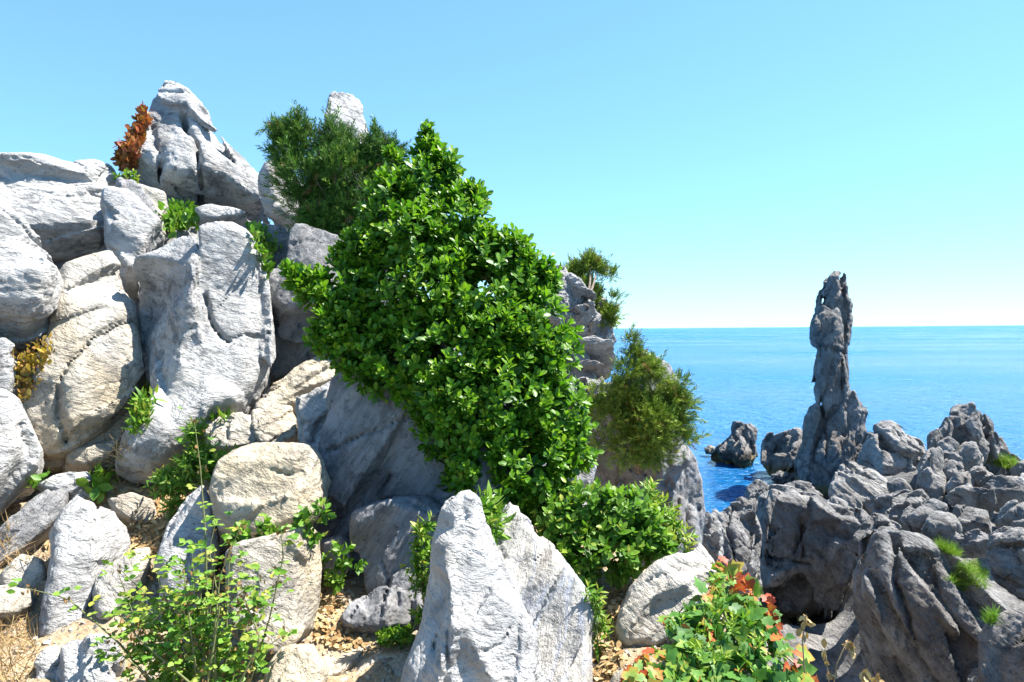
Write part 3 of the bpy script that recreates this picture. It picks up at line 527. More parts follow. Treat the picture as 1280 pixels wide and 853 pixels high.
sr('small pale upright stone before the stepped front of the ridge-backed rock', [(934,705),(942,688),(950,700),(952,735),(946,765),(934,760)], 14.6, 15, T=0.25, cell=2.4, mat='sea_pale')
sr('dark angular block heading the gulf between the two great shore rocks', [(1070,675),(1084,650),(1099,642),(1126,655),(1126,690),(1105,730),(1080,730),(1066,705)], 15.4, 16.4, T=0.5)
sr('great grey shore rock with long grooves and a grass tuft on its back', [(1088,682),(1104,662),(1126,664),(1146,668),(1170,681),(1192,696),(1208,716),(1240,748),(1290,775),(1310,960),(1110,960),(1085,850),(1070,795),(1066,745),(1076,716)],
   12.9, 14.4, T=0.95, k=0.35, cuts=2, ramps=[([(1098,660),(1082,712),(1098,752),(1140,820),(1175,900),(1185,955)], 1.6, 1.6)], cell=2.8, ang=-65, stretch=3.5, nseed=100, groove=0.4, planes=[(1160, 720, -0.15, -0.35, 1.0)], cracks=[([(1120,668),(1122,720),(1135,760),(1150,810)], 4, 0.3), ([(1160,690),(1175,740),(1200,780)], 3.5, 0.2), ([(1090,700),(1110,740),(1125,790)], 3, 0.2)],
   bumps=[(1085, 735, 16, 0.25)])
sr('dark rock wall at the right end of the shore, below the grass tufts', [(1222,800),(1240,772),(1262,764),(1320,760),(1400,780),(1400,980),(1240,980),(1225,880)], 10.4, 11.4, T=0.6, cell=3)
sr('layered grey boulder on top of the dark rock wall', [(1232,690),(1235,668),(1256,659),(1300,658),(1340,670),(1345,735),(1300,760),(1264,742),(1242,722)], 13.8, 14.4, T=0.6, name='boulder', ang=20, stretch=4, cracks=[([(1240,680),(1290,690)], 2, 0.12)])
F = dict(cell=2.0, rough=0.8, tilt=0.4, nseed=16, groove=0.0, cuts=12)
sr('long fallen slab tilted up across the rubble', [(1122,660),(1148,643),(1177,624),(1185,634),(1184,645),(1168,655),(1150,668),(1130,672)], 17.6, 18.2, T=0.5, k=0.1, name='rock_slab', **F)
sr('pale squared boulder resting under the tilted slab', [(1152,668),(1160,652),(1175,639),(1192,650),(1205,670),(1202,684),(1184,692),(1160,684)], 16.6, 17.2, T=0.45, k=0.12, mat='sea_pale', name='boulder', **F)
sr('flat grey stone beside the pale squared boulder', [(1194,690),(1204,677),(1222,666),(1242,664),(1246,684),(1218,696)], 15.6, 16.2, T=0.3, k=0.1, **F)
sr('jagged dark rubble stone below the diagonal-layered rock', [(1088,650),(1104,624),(1128,616),(1150,612),(1162,626),(1154,646),(1125,668),(1100,670)], 19.5, 20.5, T=0.5, cell=2.0)
sr('small sharp pale stone leaning on the jagged dark one', [(1125,655),(1131,638),(1146,636),(1150,650),(1140,664),(1128,664)], 18.6, 18.9, T=0.3, k=0.08, mat='sea_pale', **F)
sr('dark flat-topped slab in the middle of the rubble', [(1192,626),(1214,614),(1246,627),(1244,642),(1216,648),(1196,642)], 19.6, 20.4, T=0.5, k=0.08, name='rock_slab', **F)
sr('large lit slab sloping to the picture edge above the dark flat slab', [(1221,604),(1240,597),(1262,608),(1283,622),(1290,640),(1262,646),(1240,640),(1228,618)], 20, 21, T=0.5, k=0.1, name='rock_slab', **F)
sr('angular pale stone before the boulder pile', [(1182,622),(1196,609),(1208,605),(1220,612),(1216,630),(1192,634)], 20.6, 21, T=0.4, k=0.1, mat='sea_pale', **F)
sr('pointed grey stone at the grassy foot of the top boulder', [(1206,606),(1222,584),(1238,591),(1246,604),(1232,614),(1212,616)], 22, 22.6, T=0.4, k=0.1, **F)
sr('flat pale stone behind the large lit slab', [(1240,604),(1258,596),(1284,592),(1310,600),(1310,630),(1262,626)], 21.4, 21.8, T=0.4, k=0.1, mat='sea_pale', **F)
sr('dark boulder at the far right skyline of the rubble', [(1262,596),(1270,584),(1285,574),(1320,572),(1330,610),(1270,612)], 23, 23.4, T=0.5, **F)
sr('grey stone wedged under the layered boulder edge', [(1244,656),(1250,634),(1268,626),(1300,634),(1310,668),(1252,672)], 16.8, 17.4, T=0.4, **F)
sr('dark shaded stone deep between the slab and the squared boulder', [(1180,660),(1190,634),(1214,632),(1236,642),(1240,668),(1204,676)], 18.0, 18.6, T=0.35, **F)
sr('block-shaped boulder crowning the pile against the sea', [(1185,514),(1193,504),(1210,503),(1219,518),(1226,545),(1237,562),(1232,580),(1214,572),(1194,560),(1183,545)], 24.6, 25, T=0.8, k=0.2, name='boulder', cell=1.9, rough=1.1, cracks=[([(1197,515),(1215,520)], 1.5, 0.1)])
sr('sloping flank rock running down from the crowning boulder', [(1217,514),(1236,531),(1249,549),(1260,569),(1275,580),(1272,602),(1236,602),(1222,570)], 25, 25.4, T=0.8, cell=1.9)
sr('small block notched against the crowning boulder', [(1173,532),(1179,522),(1188,524),(1192,548),(1188,560),(1174,556)], 24.4, 24.6, T=0.35, **F)
sr('squarish stone on the seaward step of the boulder pile', [(1159,548),(1162,538),(1172,536),(1179,548),(1178,572),(1161,570)], 24.2, 24.4, T=0.4, **F)
sr('dark rounded stone under the notched block', [(1170,556),(1185,546),(1200,553),(1204,576),(1186,585),(1170,576)], 23.8, 24, T=0.45, **F)
sr('lumpy lit stone beneath the crowning boulder', [(1195,566),(1204,552),(1219,555),(1229,569),(1226,588),(1206,595),(1194,584)], 23.4, 23.7, T=0.45, mat='sea_pale', **F)
sr('tall dark pillar stone at the foot of the boulder pile', [(1145,640),(1147,592),(1154,568),(1165,559),(1177,570),(1183,602),(1180,640)], 23, 23.5, T=0.5, k=0.2, **F)
sr('black shaded stone in the cleft beside the pillar stone', [(1174,590),(1186,574),(1201,582),(1206,605),(1194,625),(1176,625)], 23, 23.2, T=0.35, **F)
sr('rounded speckled stone under the lumpy lit one', [(1182,612),(1194,594),(1209,588),(1218,602),(1210,620),(1190,628)], 22.2, 22.5, T=0.4, **F)
sr('smooth oval stone below the sunlit pale hump', [(1109,606),(1118,598),(1130,601),(1140,614),(1134,626),(1116,624)], 22.6, 22.8, T=0.3, k=0.2, cell=1.8, rough=0.5, tilt=0.05, nseed=10)
sr('little pale stone between the oval stone and the pillar stone', [(1136,622),(1146,614),(1158,618),(1160,632),(1142,636)], 21.8, 22, T=0.22, k=0.1, cell=1.8, mat='sea_pale', rough=0.6, tilt=0.08, nseed=12)
sr('little dark stone below the diagonal-layered rock edge', [(1108,626),(1118,618),(1130,622),(1132,636),(1112,640)], 21.2, 21.4, T=0.22, k=0.1, cell=1.8, rough=0.6, tilt=0.08, nseed=12)

SPTS = [(o[1][0], o[5] + 0.6, min(o[1][2] + 0.25, 6)) for o in ROCKS if o[5] > 9.9 and o[3] > 860]
SPTS = [(x, y, z if y < 30 else -0.8) for x, y, z in SPTS]
SPTS += [(x, y, -3.0) for x, y in ((3, 20), (4, 24), (5, 28), (7, 32), (8, 44), (11, 48), (16, 48), (25, 48), (40, 48), (2, 14), (0, 12), (12, 34), (9, 30), (17, 42), (-3, 20), (14, 38))]
SPTS += [(x, y, 1.5) for x, y in ((5.2, 11), (6.3, 13), (4.4, 9), (6.8, 14.5), (4, 13), (5, 15), (7.2, 15.5), (7.8, 17), (5.8, 12), (6.7, 14), (6.0, 11), (5.2, 9.5), (8.2, 18))]
SPTS += [(20, 32, -1.5), (25, 32, -1), (30, 30, 1), (34, 20, 3), (24, 12, 3), (14, 9, 2.5), (30, 9, 3)]
def shore_z(X, Y):
    p = np.stack((X, Y, X * 0), -1); return idw(X, Y, SPTS, 3.2, 0.3) - 0.8 + 0.3 * ridged(p * 0.5, 4)
sheet('shore', np.arange(-4, 38, 0.16), np.arange(9, 49, 0.16), shore_z, M['sea'])
# ------------------------------------------------------------------ plants
def leaf_material(name, stops, rough=0.35, transl=0.35, spec=0.5):
    m, ns, ls, b = new_mat(name)
    at = nd(ns, 'ShaderNodeAttribute', attribute_name='tone'); r = ramp(ns, stops); ls.new(at.outputs['Fac'], r.inputs[0])
    geo = ns.new('ShaderNodeNewGeometry'); n = nd(ns, 'ShaderNodeTexNoise'); n.inputs['Scale'].default_value = 40; ls.new(geo.outputs['Position'], n.inputs['Vector'])
    r2 = ramp(ns, [(0.3, g3(0.75)), (0.7, g3(1.15))]); ls.new(n.outputs[0], r2.inputs[0])
    c = mixc(ns, ls, 1.0, r.outputs[0], r2.outputs[0], 'MULTIPLY')
    ls.new(c, b.inputs['Base Color']); b.inputs['Roughness'].default_value = rough; b.inputs['Specular IOR Level'].default_value = spec
    tr = ns.new('ShaderNodeBsdfTranslucent'); g = mixc(ns, ls, 1.0, c, (1.0, 1.15, 0.55), 'MULTIPLY'); ls.new(g, tr.inputs[0])
    mx = ns.new('ShaderNodeMixShader'); mx.inputs[0].default_value = transl; ls.new(b.outputs[0], mx.inputs[1]); ls.new(tr.outputs[0], mx.inputs[2])
    ls.new(mx.outputs[0], ns['Material Output'].inputs[0]); return m
def bark_material(name, c1, c2):
    m, ns, ls, b = new_mat(name); geo = ns.new('ShaderNodeNewGeometry'); n = nd(ns, 'ShaderNodeTexNoise'); n.inputs['Scale'].default_value = 30; ls.new(geo.outputs['Position'], n.inputs['Vector'])
    r = ramp(ns, [(0.35, c1), (0.65, c2)]); ls.new(n.outputs[0], r.inputs[0]); ls.new(r.outputs[0], b.inputs['Base Color']); b.inputs['Roughness'].default_value = 0.9; return m
M['glossy'] = leaf_material('glossy_leaf', [(0, (0.022, 0.088, 0.008)), (0.45, (0.09, 0.22, 0.012)), (0.8, (0.18, 0.32, 0.018)), (1, (0.25, 0.36, 0.03))], 0.42, 0.38, 0.35)
M['soft'] = leaf_material('soft_leaf', [(0, (0.04, 0.12, 0.012)), (0.5, (0.10, 0.23, 0.02)), (0.85, (0.19, 0.31, 0.035)), (1, (0.32, 0.34, 0.05))], 0.5, 0.35, 0.35)
M['ivy'] = leaf_material('ivy_leaf', [(0, (0.035, 0.12, 0.025)), (0.5, (0.10, 0.23, 0.035)), (0.66, (0.22, 0.29, 0.04)), (0.8, (0.42, 0.15, 0.03)), (1, (0.38, 0.05, 0.025))], 0.5, 0.3, 0.3)
M['rust'] = leaf_material('rusty_creeper_leaf', [(0, (0.12, 0.19, 0.02)), (0.25, (0.27, 0.12, 0.03)), (0.6, (0.33, 0.10, 0.03)), (1, (0.30, 0.06, 0.025))], 0.5, 0.25, 0.3)
M['yellow'] = leaf_material('stonecrop_leaf', [(0, (0.08, 0.17, 0.025)), (0.45, (0.28, 0.14, 0.05)), (0.75, (0.42, 0.28, 0.04)), (1, (0.5, 0.36, 0.04))], 0.5, 0.25, 0.3)
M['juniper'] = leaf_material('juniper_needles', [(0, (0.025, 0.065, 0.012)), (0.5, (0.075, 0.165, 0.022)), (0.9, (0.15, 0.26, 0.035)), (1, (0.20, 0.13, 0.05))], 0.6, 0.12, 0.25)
M['olive'] = leaf_material('olive_juniper_needles', [(0, (0.04, 0.075, 0.012)), (0.5, (0.15, 0.23, 0.025)), (0.9, (0.29, 0.36, 0.05)), (1, (0.26, 0.15, 0.06))], 0.6, 0.15, 0.25)
M['dry'] = leaf_material('dry_leaf', [(0, (0.18, 0.09, 0.03)), (0.5, (0.34, 0.22, 0.10)), (1, (0.50, 0.38, 0.20))], 0.8, 0.15, 0.2)
M['bark'] = bark_material('bark', (0.09, 0.065, 0.045), (0.20, 0.16, 0.12))
M['stem'] = bark_material('green_stem', (0.08, 0.10, 0.03), (0.16, 0.17, 0.06))
M['twig'] = bark_material('dry_stem', (0.22, 0.14, 0.07), (0.38, 0.28, 0.15))

def nrm(a): return a / (np.linalg.norm(a, axis=-1, keepdims=True) + 1e-9)
def tpl_leaf(widths, fold=0.18, curl=0.12):
    """a leaf one unit long down +y: two strips folded at the midrib"""
    n = len(widths); v = []; f = []
    for i, w in enumerate(widths):
        t = i / (n - 1); z = -curl * t * t
        v += [(-w, t, z + fold * w), (0, t, z), (w, t, z + fold * w)]
    for i in range(n - 1):
        a = i * 3; f += [(a, a + 1, a + 4, a + 3), (a + 1, a + 2, a + 5, a + 4)]
    return np.array(v), np.array(f)
OBOV = tpl_leaf([0.04, 0.10, 0.18, 0.24, 0.22, 0.07], 0.3, 0.18)
OVAL = tpl_leaf([0.04, 0.22, 0.30, 0.24, 0.03], 0.2, 0.10)
LANC = tpl_leaf([0.03, 0.13, 0.15, 0.09, 0.01], 0.2, 0.2)
BLADE = tpl_leaf([0.018, 0.016, 0.012, 0.003], 0.1, 0.35)
def tpl_lobed():
    o = [(0, 0), (0.22, -0.10), (0.46, 0.12), (0.36, 0.26), (0.56, 0.52), (0.30, 0.56), (0.24, 0.70), (0, 1.0)]
    v = [(0, 0.28, 0.0)] + [(x, y, 0.16 * abs(x) - 0.15 * y * y) for x, y in o] + [(-x, y, 0.16 * abs(x) - 0.15 * y * y) for x, y in o[1:-1]][::-1]
    n = len(v) - 1; f = [(0, 1 + i, 1 + (i + 1) % n) for i in range(n)]
    return np.array(v), np.array(f), np.array([-0.10] + [0.10] * n)
LOBED = tpl_lobed()
def tpl_spray(seed, nb=24, ln=0.34, wd=0.022):
    rs = np.random.RandomState(seed); v = []; f = []
    for i in range(nb):
        t = (i / nb) ** 0.9; a = rs.rand() * 6.28; el = 0.35 + 0.55 * rs.rand(); L = ln * (1.1 - 0.6 * t) * (0.7 + 0.6 * rs.rand())
        if i == nb - 1: el = 0.05
        d = np.array((math.cos(a) * math.sin(el), math.cos(el), math.sin(a) * math.sin(el))); s = nrm(np.cross(d, rs.randn(3))); p = np.array((0.04 * math.sin(5 * t), t * 0.8, 0.04 * math.cos(4 * t)))
        b = len(v); m = p + d * L * 0.5; v += [p - s * wd * 0.4, m - s * wd, p + d * L, m + s * wd]; f.append((b, b + 1, b + 2, b + 3))
    return np.array(v), np.array(f)
SPRAYS = [tpl_spray(k) for k in range(4)]
def frames(d, up):
    Y = nrm(d); X = nrm(np.cross(Y, up)); Z = np.cross(X, Y); return X, Y, Z
def batch(tpl, pos, d, up, sc, tone):
    X, Y, Z = frames(d, up); tv, tf = tpl[:2]; n = len(pos); to = tpl[2] if len(tpl) > 2 else np.zeros(len(tv))
    v = pos[:, None] + sc[:, None, None] * (tv[None, :, :1] * X[:, None] + tv[None, :, 1:2] * Y[:, None] + tv[None, :, 2:] * Z[:, None])
    f = tf[None] + (np.arange(n) * len(tv))[:, None, None]
    return v.reshape(-1, 3), f.reshape(-1, tf.shape[1]), np.clip(np.repeat(tone, len(tv)) + np.tile(to, n), 0, 1)
def tube(pts, radii, n=6):
    pts = np.asarray(pts, float); v = []; f = []
    for i, p in enumerate(pts):
        t = nrm(pts[min(i + 1, len(pts) - 1)] - pts[max(i - 1, 0)]); a = nrm(np.cross(t, (0.31, 0.77, 0.55))); b = np.cross(t, a)
        for k in range(n):
            w = 6.2832 * k / n; v.append(p + radii[i] * (math.cos(w) * a + math.sin(w) * b))
    for i in range(len(pts) - 1):
        for k in range(n): f.append((i * n + k, i * n + (k + 1) % n, (i + 1) * n + (k + 1) % n, (i + 1) * n + k))
    return np.array(v), np.array(f)
def tubes(list_, n=5):
    V = []; Fq = []; o = 0
    for p, r in list_:
        v, f = tube(p, r, n); V.append(v); Fq.append(f + o); o += len(v)
    return np.concatenate(V), np.concatenate(Fq)
def root(name, label, cat, base, group=None):
    e = bpy.data.objects.new(name, None); COL.objects.link(e); e.location = tuple(base); e.empty_display_size = 0.1; e['kind'] = 'thing'
    return tag(e, label, cat, group)
def leaves(parent, tpl, mat, pos, d, up, sc, tone, nind=0, lv=6, name='leaf', bulk='foliage'):
    """the nind leaves that show largest are objects of their own, the rest one mesh"""
    base = np.array(parent.location); tone = np.clip(tone, 0, 1)
    dist = np.linalg.norm(pos - CAM, axis=1) / sc; order = np.argsort(dist); ind, rest = order[:nind], order[nind:]
    if len(rest):
        v, f, t = batch(tpl, pos[rest] - base, d[rest], up[rest], sc[rest], tone[rest])
        o = link(bulk, make_mesh(bulk, v, f, mat, True, t), parent); o['kind'] = 'stuff'
    if len(ind):
        ms = [make_mesh(name, tpl[0], tpl[1], mat, True, np.clip((k + 0.5) / lv + (tpl[2] if len(tpl) > 2 else np.zeros(len(tpl[0]))), 0, 1)) for k in range(lv)]
        X, Y, Z = frames(d, up)
        for i in ind:
            o = bpy.data.objects.new(name, ms[min(int(tone[i] * lv), lv - 1)]); COL.objects.link(o); o.parent = parent
            m = np.eye(4); m[:3, 0] = X[i] * sc[i]; m[:3, 1] = Y[i] * sc[i]; m[:3, 2] = Z[i] * sc[i]; m[:3, 3] = pos[i] - base
            o.matrix_basis = Matrix(m.tolist())
DG = None
def hit(px, py, skip=0.0):
    d = ray(px, py); o = CAM + d / np.linalg.norm(d) * skip
    ok, loc, n, i, ob, mt = SC.ray_cast(DG, Vector(o), Vector(d))
    return (np.array(loc), np.array(n), ob) if ok else (None, None, None)
def blob_pts(blobs, n, rs, inner=0.55, depth=0.85, gapf=6.0, gapt=-0.68):
    """points through the outer shell of a set of balls given as (px, py, radius px, distance)"""
    C = np.array([P(b[0], b[1], b[3]) for b in blobs]); R = np.array([pxs(b[3]) * b[2] for b in blobs]); w = R ** 1.6 / (R ** 1.6).sum()
    k = rs.choice(len(C), n * 3, p=w); dr = nrm(rs.randn(n * 3, 3)); rr = (inner + (1 - inner) * rs.rand(n * 3) ** 0.6)
    p = C[k] + dr * (R[k] * rr)[:, None] * np.array((1, depth, 1))
    D = np.linalg.norm(p[:, None] - C[None], axis=2) / R[None]; ok = (D.min(1) > inner * 0.8) & (vnoise(p * gapf) > gapt)
    out = nrm(dr + 0.001); p, out, k = p[ok][:n], out[ok][:n], k[ok][:n]
    return p, out, k, C, R
def shoots(p, out, rs, per, size, upw=0.6, spread=(0.5, 1.2), jit=0.35, stem=0.5):
    """each point carries a rosette of leaves round a short shoot"""
    s = nrm(out + np.array((0.15, -0.1, upw)) + jit * rs.randn(*p.shape)); a = nrm(np.cross(s, rs.randn(*p.shape))); b = np.cross(s, a)
    P_, D_, U_, S_, T_ = [], [], [], [], []
    for i in range(per):
        t = i / max(per - 1, 1); th = 2.4 * i + rs.rand(len(p)) * 0.8; el = spread[1] + (spread[0] - spread[1]) * t + rs.randn(len(p)) * 0.15
        rad = np.cos(th)[:, None] * a + np.sin(th)[:, None] * b
        d = np.sin(el)[:, None] * rad + np.cos(el)[:, None] * s
        P_.append(p + s * (size * stem * 2 * (t - 0.5))); D_.append(d); U_.append(s - d * (s * d).sum(1)[:, None] + 0.05 * rad)
        S_.append(size * (0.6 + 0.65 * rs.rand(len(p))) * (1.05 - 0.35 * t)); T_.append(0.35 * rs.rand(len(p)) + 0.45 * t)
    return [np.concatenate(x) for x in (P_, D_, U_, S_, T_)]
def limbs(parent, base, C, R, mat, r0=0.03, nmax=14, name='branch', trunk=None):
    b0 = np.zeros(3); base = np.asarray(base)
    rs = np.random.RandomState(5); order = np.argsort(-R)[:nmax]; tp = (C[order].mean(0) - base) * 0.35
    if trunk:
        pts = np.linspace(0, 1, 5)[:, None] * tp; pts[1:4] += rs.randn(3, 3) * 0.02 * np.linalg.norm(tp)
        v, f = tube(pts, np.linspace(r0, r0 * 0.7, 5), 8); link(trunk, make_mesh(trunk, v, f, mat), parent)
    for j in order:
        e = C[j] - base; t = np.linspace(0, 1, 6)[:, None]; mid = tp + (e - tp) * 0.5 + rs.randn(3) * 0.06 * np.linalg.norm(e)
        pts = (1 - t) ** 2 * tp + 2 * t * (1 - t) * mid + t * t * e
        v, f = tube(pts, np.linspace(r0 * 0.55, r0 * 0.15, 6), 5); link(name, make_mesh(name, v, f, mat), parent)
def bush(name, label, cat, blobs, base, tpl, mat, n, per, size, nind=0, upw=0.6, tone=0.0, seed=1, trunk=None, r0=0.02, stemmat='bark', inner=0.55, spread=(0.5, 1.2), depth=0.85, tonefn=None, nlimb=14, jit=0.35, stem=0.5):
    rs = np.random.RandomState(seed); p, out, k, C, R = blob_pts(blobs, n, rs, inner, depth)
    e = root(name, label, cat, base); limbs(e, base, C, R, M[stemmat], r0, nlimb, 'branch' if trunk else 'stem', trunk)
    pos, d, up, sc, tn = shoots(p, out, rs, per, size, upw, spread, jit, stem)
    tn = tn + tone + 0.12 * rs.randn(len(tn)); tn[rs.rand(len(tn)) < 0.02] = 1.0
    if tonefn is not None: tn = tonefn(pos, tn, rs)
    leaves(e, tpl, M[mat], pos, d, up, sc, tn, nind); return e
def sub_blobs(bl, n, f, rs, keep=False):
    out = list(bl) if keep else []
    for x, y, r, D in bl:
        for _ in range(n):
            a = rs.rand() * 6.283; q = 0.45 + 0.4 * rs.rand(); out.append((x + q * r * math.cos(a), y + q * r * math.sin(a), f * r * (0.7 + 0.6 * rs.rand()), D + (rs.rand() - 0.6) * r * pxs(D)))
    return out
def juniper(name, label, blobs, base, mat, n, size, seed, r0=0.04, brown=0.04, upw=0.5, gapf=5.0):
    rs = np.random.RandomState(seed); blobs = sub_blobs(blobs, 4, 0.5, rs); p, out, k, C, R = blob_pts(blobs, n, rs, 0.35, 0.85, gapf, -0.4)
    e = root(name, label, 'juniper', base); limbs(e, base, C, R, M['bark'], r0, 12, 'branch', 'trunk')
    d = nrm(out + np.array((0.1, -0.05, upw)) + 0.45 * rs.randn(*p.shape)); sc = size * (0.6 + 0.8 * rs.rand(len(p)))
    ws = rs.rand(len(p)) < 0.10; p[ws] += out[ws] * (R[k][ws] * (0.15 + 0.3 * rs.rand(ws.sum())))[:, None]; sc[ws] *= 1.5
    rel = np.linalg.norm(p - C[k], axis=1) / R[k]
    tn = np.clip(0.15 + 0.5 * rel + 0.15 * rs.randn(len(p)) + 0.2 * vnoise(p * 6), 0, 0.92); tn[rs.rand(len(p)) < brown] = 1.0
    V, Fq, T, o = [], [], [], 0
    for j in range(4):
        s = np.arange(len(p)) % 4 == j; v, f, t = batch(SPRAYS[j], p[s] - np.asarray(base), d[s], rs.randn(s.sum(), 3), sc[s], tn[s]); V.append(v); Fq.append(f + o); T.append(t); o += len(v)
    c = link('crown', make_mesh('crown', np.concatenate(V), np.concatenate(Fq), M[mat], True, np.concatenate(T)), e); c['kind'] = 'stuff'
    return e
def patch(name, label, cat, poly, n, tpl, mat, size, seed=1, lift=0.0, nind=0, tonefn=None, upv=(0, -0.2, 1), lay=0.7, jit=0.5, group=None, maxd=None, soil=False, tone=(0.2, 0.9), stuff=False, up_dir=True):
    """leaves or blades set on whatever surface shows inside a pixel outline"""
    rs = np.random.RandomState(seed); poly = np.array(poly, float); lo, hi = poly.min(0), poly.max(0); pos = []; nn = []; pxl = []
    for _ in range(n * 6):
        if len(pos) >= n: break
        q = lo + rs.rand(2) * (hi - lo)
        if poly_sdf(np.array([q[0]]), np.array([q[1]]), poly)[0] > 0: continue
        l, m_, ob = hit(q[0], q[1])
        if l is None or (maxd and l[1] > maxd) or (soil and ob.name != 'ground'): continue
        pos.append(l + m_ * lift * rs.rand()); nn.append(m_); pxl.append(q)
    if not pos: print('EMPTY PATCH', label); return
    pos, nn, pxl = np.array(pos), np.array(nn), np.array(pxl); base = pos[np.argmin(pos[:, 2])]
    r = rs.randn(*pos.shape)
    if up_dir: d = nrm(np.array(upv, float) + jit * r + 0.3 * nn); up = nrm(rs.randn(*pos.shape))
    else: d = nrm(r - nn * (r * nn).sum(1)[:, None] + jit * rs.randn(*pos.shape) * 0.4 + lay * 0.3 * nn); up = nn + 0.3 * rs.randn(*pos.shape)
    sc = size * (0.6 + 0.7 * rs.rand(len(pos))); tn = tone[0] + (tone[1] - tone[0]) * rs.rand(len(pos))
    if tonefn is not None: tn = tonefn(pxl, tn, rs)
    if stuff:
        v, f, t = batch(tpl, pos - base, d, up, sc, np.clip(tn, 0, 1)); o = link(name, make_mesh(name, v, f, M[mat], True, t), None, base); o['kind'] = 'stuff'; tag(o, label, cat, group); return o
    e = root(name, label, cat, base, group); leaves(e, tpl, M[mat], pos, d, up, sc, tn, nind); return e
def B(blist, D): return [(x, y, r, D(x, y) if callable(D) else D) for x, y, r in blist]
bpy.context.view_layer.update(); DG = bpy.context.evaluated_depsgraph_get()
def on(px, py): l, m_, o = hit(px, py); return l if l is not None else P(px, py, 4)

# positions found on bare rock and soil before any plant is added
b_shrub = P(655, 672, 4.25); b_shrub[2] = gz(b_shrub[0], b_shrub[1]) - 0.03
b_low = P(750, 735, 3.95); b_low[2] = gz(b_low[0], b_low[1]) - 0.03
b_j1, b_j2, b_j3 = P(432, 292, 6.6), on(732, 385), on(800, 590)
b_w1 = on(215, 635); b_seed = P(250, 880, 2.75); b_seed[2] = gz(b_seed[0], b_seed[1]) - 0.02
rs_ = np.random.RandomState(77); pv, pf, po_ = [], [], 0
icv = nrm(np.array([(x, y, z) for x in (-1, 1) for y in (-1, 1) for z in (-1, 1)] , float)); icf = np.array([(0, 1, 3, 2), (4, 6, 7, 5), (0, 4, 5, 1), (2, 3, 7, 6), (0, 2, 6, 4), (1, 5, 7, 3)])
while len(pv) < 1500:
    q = (rs_.rand() * 1000 - 40, 500 + rs_.rand() * 360); l, m_, ob = hit(*q)
    if l is None or ob.name != 'ground' or l[1] > 7: continue
    r_ = 0.006 + 0.02 * rs_.rand() ** 3; a = np.array(Euler(tuple(rs_.rand(3) * 6)).to_matrix()); pv.append(l + ((icv * (1 + 0.5 * rs_.randn(8, 1) * 0.5)) * np.array((1, 0.8, 0.6)) * r_) @ a.T); pf.append(icf + po_); po_ += 8
gr = link('gravel', make_mesh('gravel', np.concatenate(pv), np.concatenate(pf), M['warm'], False)); gr['kind'] = 'stuff'; tag(gr, 'loose tan pebbles strewn over the dry soil', 'gravel')
# low covers first: they are set on the bare surfaces by looking along pixels
patch('grass_tuft', 'bright green grass tuft on the back of the great grooved shore rock', 'grass', [(1183,724),(1196,716),(1202,704),(1214,706),(1222,698),(1226,712),(1237,716),(1230,728),(1234,738),(1214,732),(1204,741),(1196,734)], 2200, BLADE, 'soft', 0.15, 3, jit=0.8, tone=(0.5, 1), stuff=False)
patch('grass_tuft', 'thin green grass strip below the pale squared boulder', 'grass', [(1168,680),(1184,686),(1200,692),(1200,697),(1180,692)], 500, BLADE, 'soft', 0.2, 4, tone=(0.5, 1))
patch('grass_tuft', 'small green tuft at the edge of the dark rock wall', 'grass', [(1232,772),(1246,766),(1244,780),(1232,782)], 260, BLADE, 'soft', 0.17, 5, tone=(0.4, 0.9))
patch('grass_tuft', 'yellow-green grass on the shoulder below the crowning boulder', 'grass', [(1234,574),(1255,574),(1272,580),(1262,588),(1240,582)], 700, BLADE, 'soft', 0.28, 6, tone=(0.6, 1))
patch('leaf_litter', 'dry brown fallen leaves lying in the shaded gully', 'fallen leaves', [(385,735),(415,725),(440,770),(470,812),(430,820),(395,800),(385,780)], 260, OVAL, 'dry', 0.034, 7, lift=0.02, up_dir=False, soil=True, stuff=True, tone=(0.1, 1))
patch('leaf_litter', 'tan fallen leaves heaped between the marbled slab and the pitted rock', 'fallen leaves', [(742,760),(765,735),(800,730),(780,780),(775,853),(735,853)], 420, OVAL, 'dry', 0.036, 8, lift=0.03, up_dir=False, soil=True, stuff=True, tone=(0.3, 1))
patch('leaf_litter', 'scattered dry straw and leaves on the soil below the large hollowed boulder', 'fallen leaves', [(60,640),(110,625),(215,600),(260,640),(230,690),(180,700),(60,690)], 380, LANC, 'dry', 0.07, 9, lift=0.02, up_dir=False, soil=True, stuff=True, tone=(0.3, 1))
patch('leaf_litter', 'pale dry straw in the cream gully beside the hollowed boulder', 'fallen leaves', [(300,535),(330,490),(345,480),(350,500),(325,530),(320,560)], 120, LANC, 'dry', 0.06, 10, lift=0.02, up_dir=False, soil=True, stuff=True, tone=(0.4, 1))
patch('dry_grass', 'straw-coloured dry grass clump at the lower left edge', 'grass', [(-20,770),(20,765),(48,790),(45,840),(20,870),(-20,870)], 500, BLADE, 'dry', 0.11, 11, jit=1.3, tone=(0.2, 1))
patch('dry_grass', 'sparse dry grass beside the ochre stone', 'grass', [(-10,655),(12,650),(20,700),(60,690),(60,740),(50,700),(-10,720)], 160, BLADE, 'dry', 0.10, 12, jit=0.9, tone=(0.3, 1))
patch('dry_grass', 'dry grass fringe under the hollowed boulder toe', 'grass', [(140,560),(165,545),(160,600),(145,625),(130,600)], 160, BLADE, 'dry', 0.12, 13, jit=0.8, tone=(0.2, 1))
patch('stonecrop', 'yellow and russet stonecrop in the crack beside the furrowed boulder', 'plant', [(12,440),(40,432),(66,425),(70,445),(58,460),(50,480),(35,500),(22,505),(18,470)], 420, OVAL, 'yellow', 0.045, 14, lift=0.08, jit=0.9, nind=0)
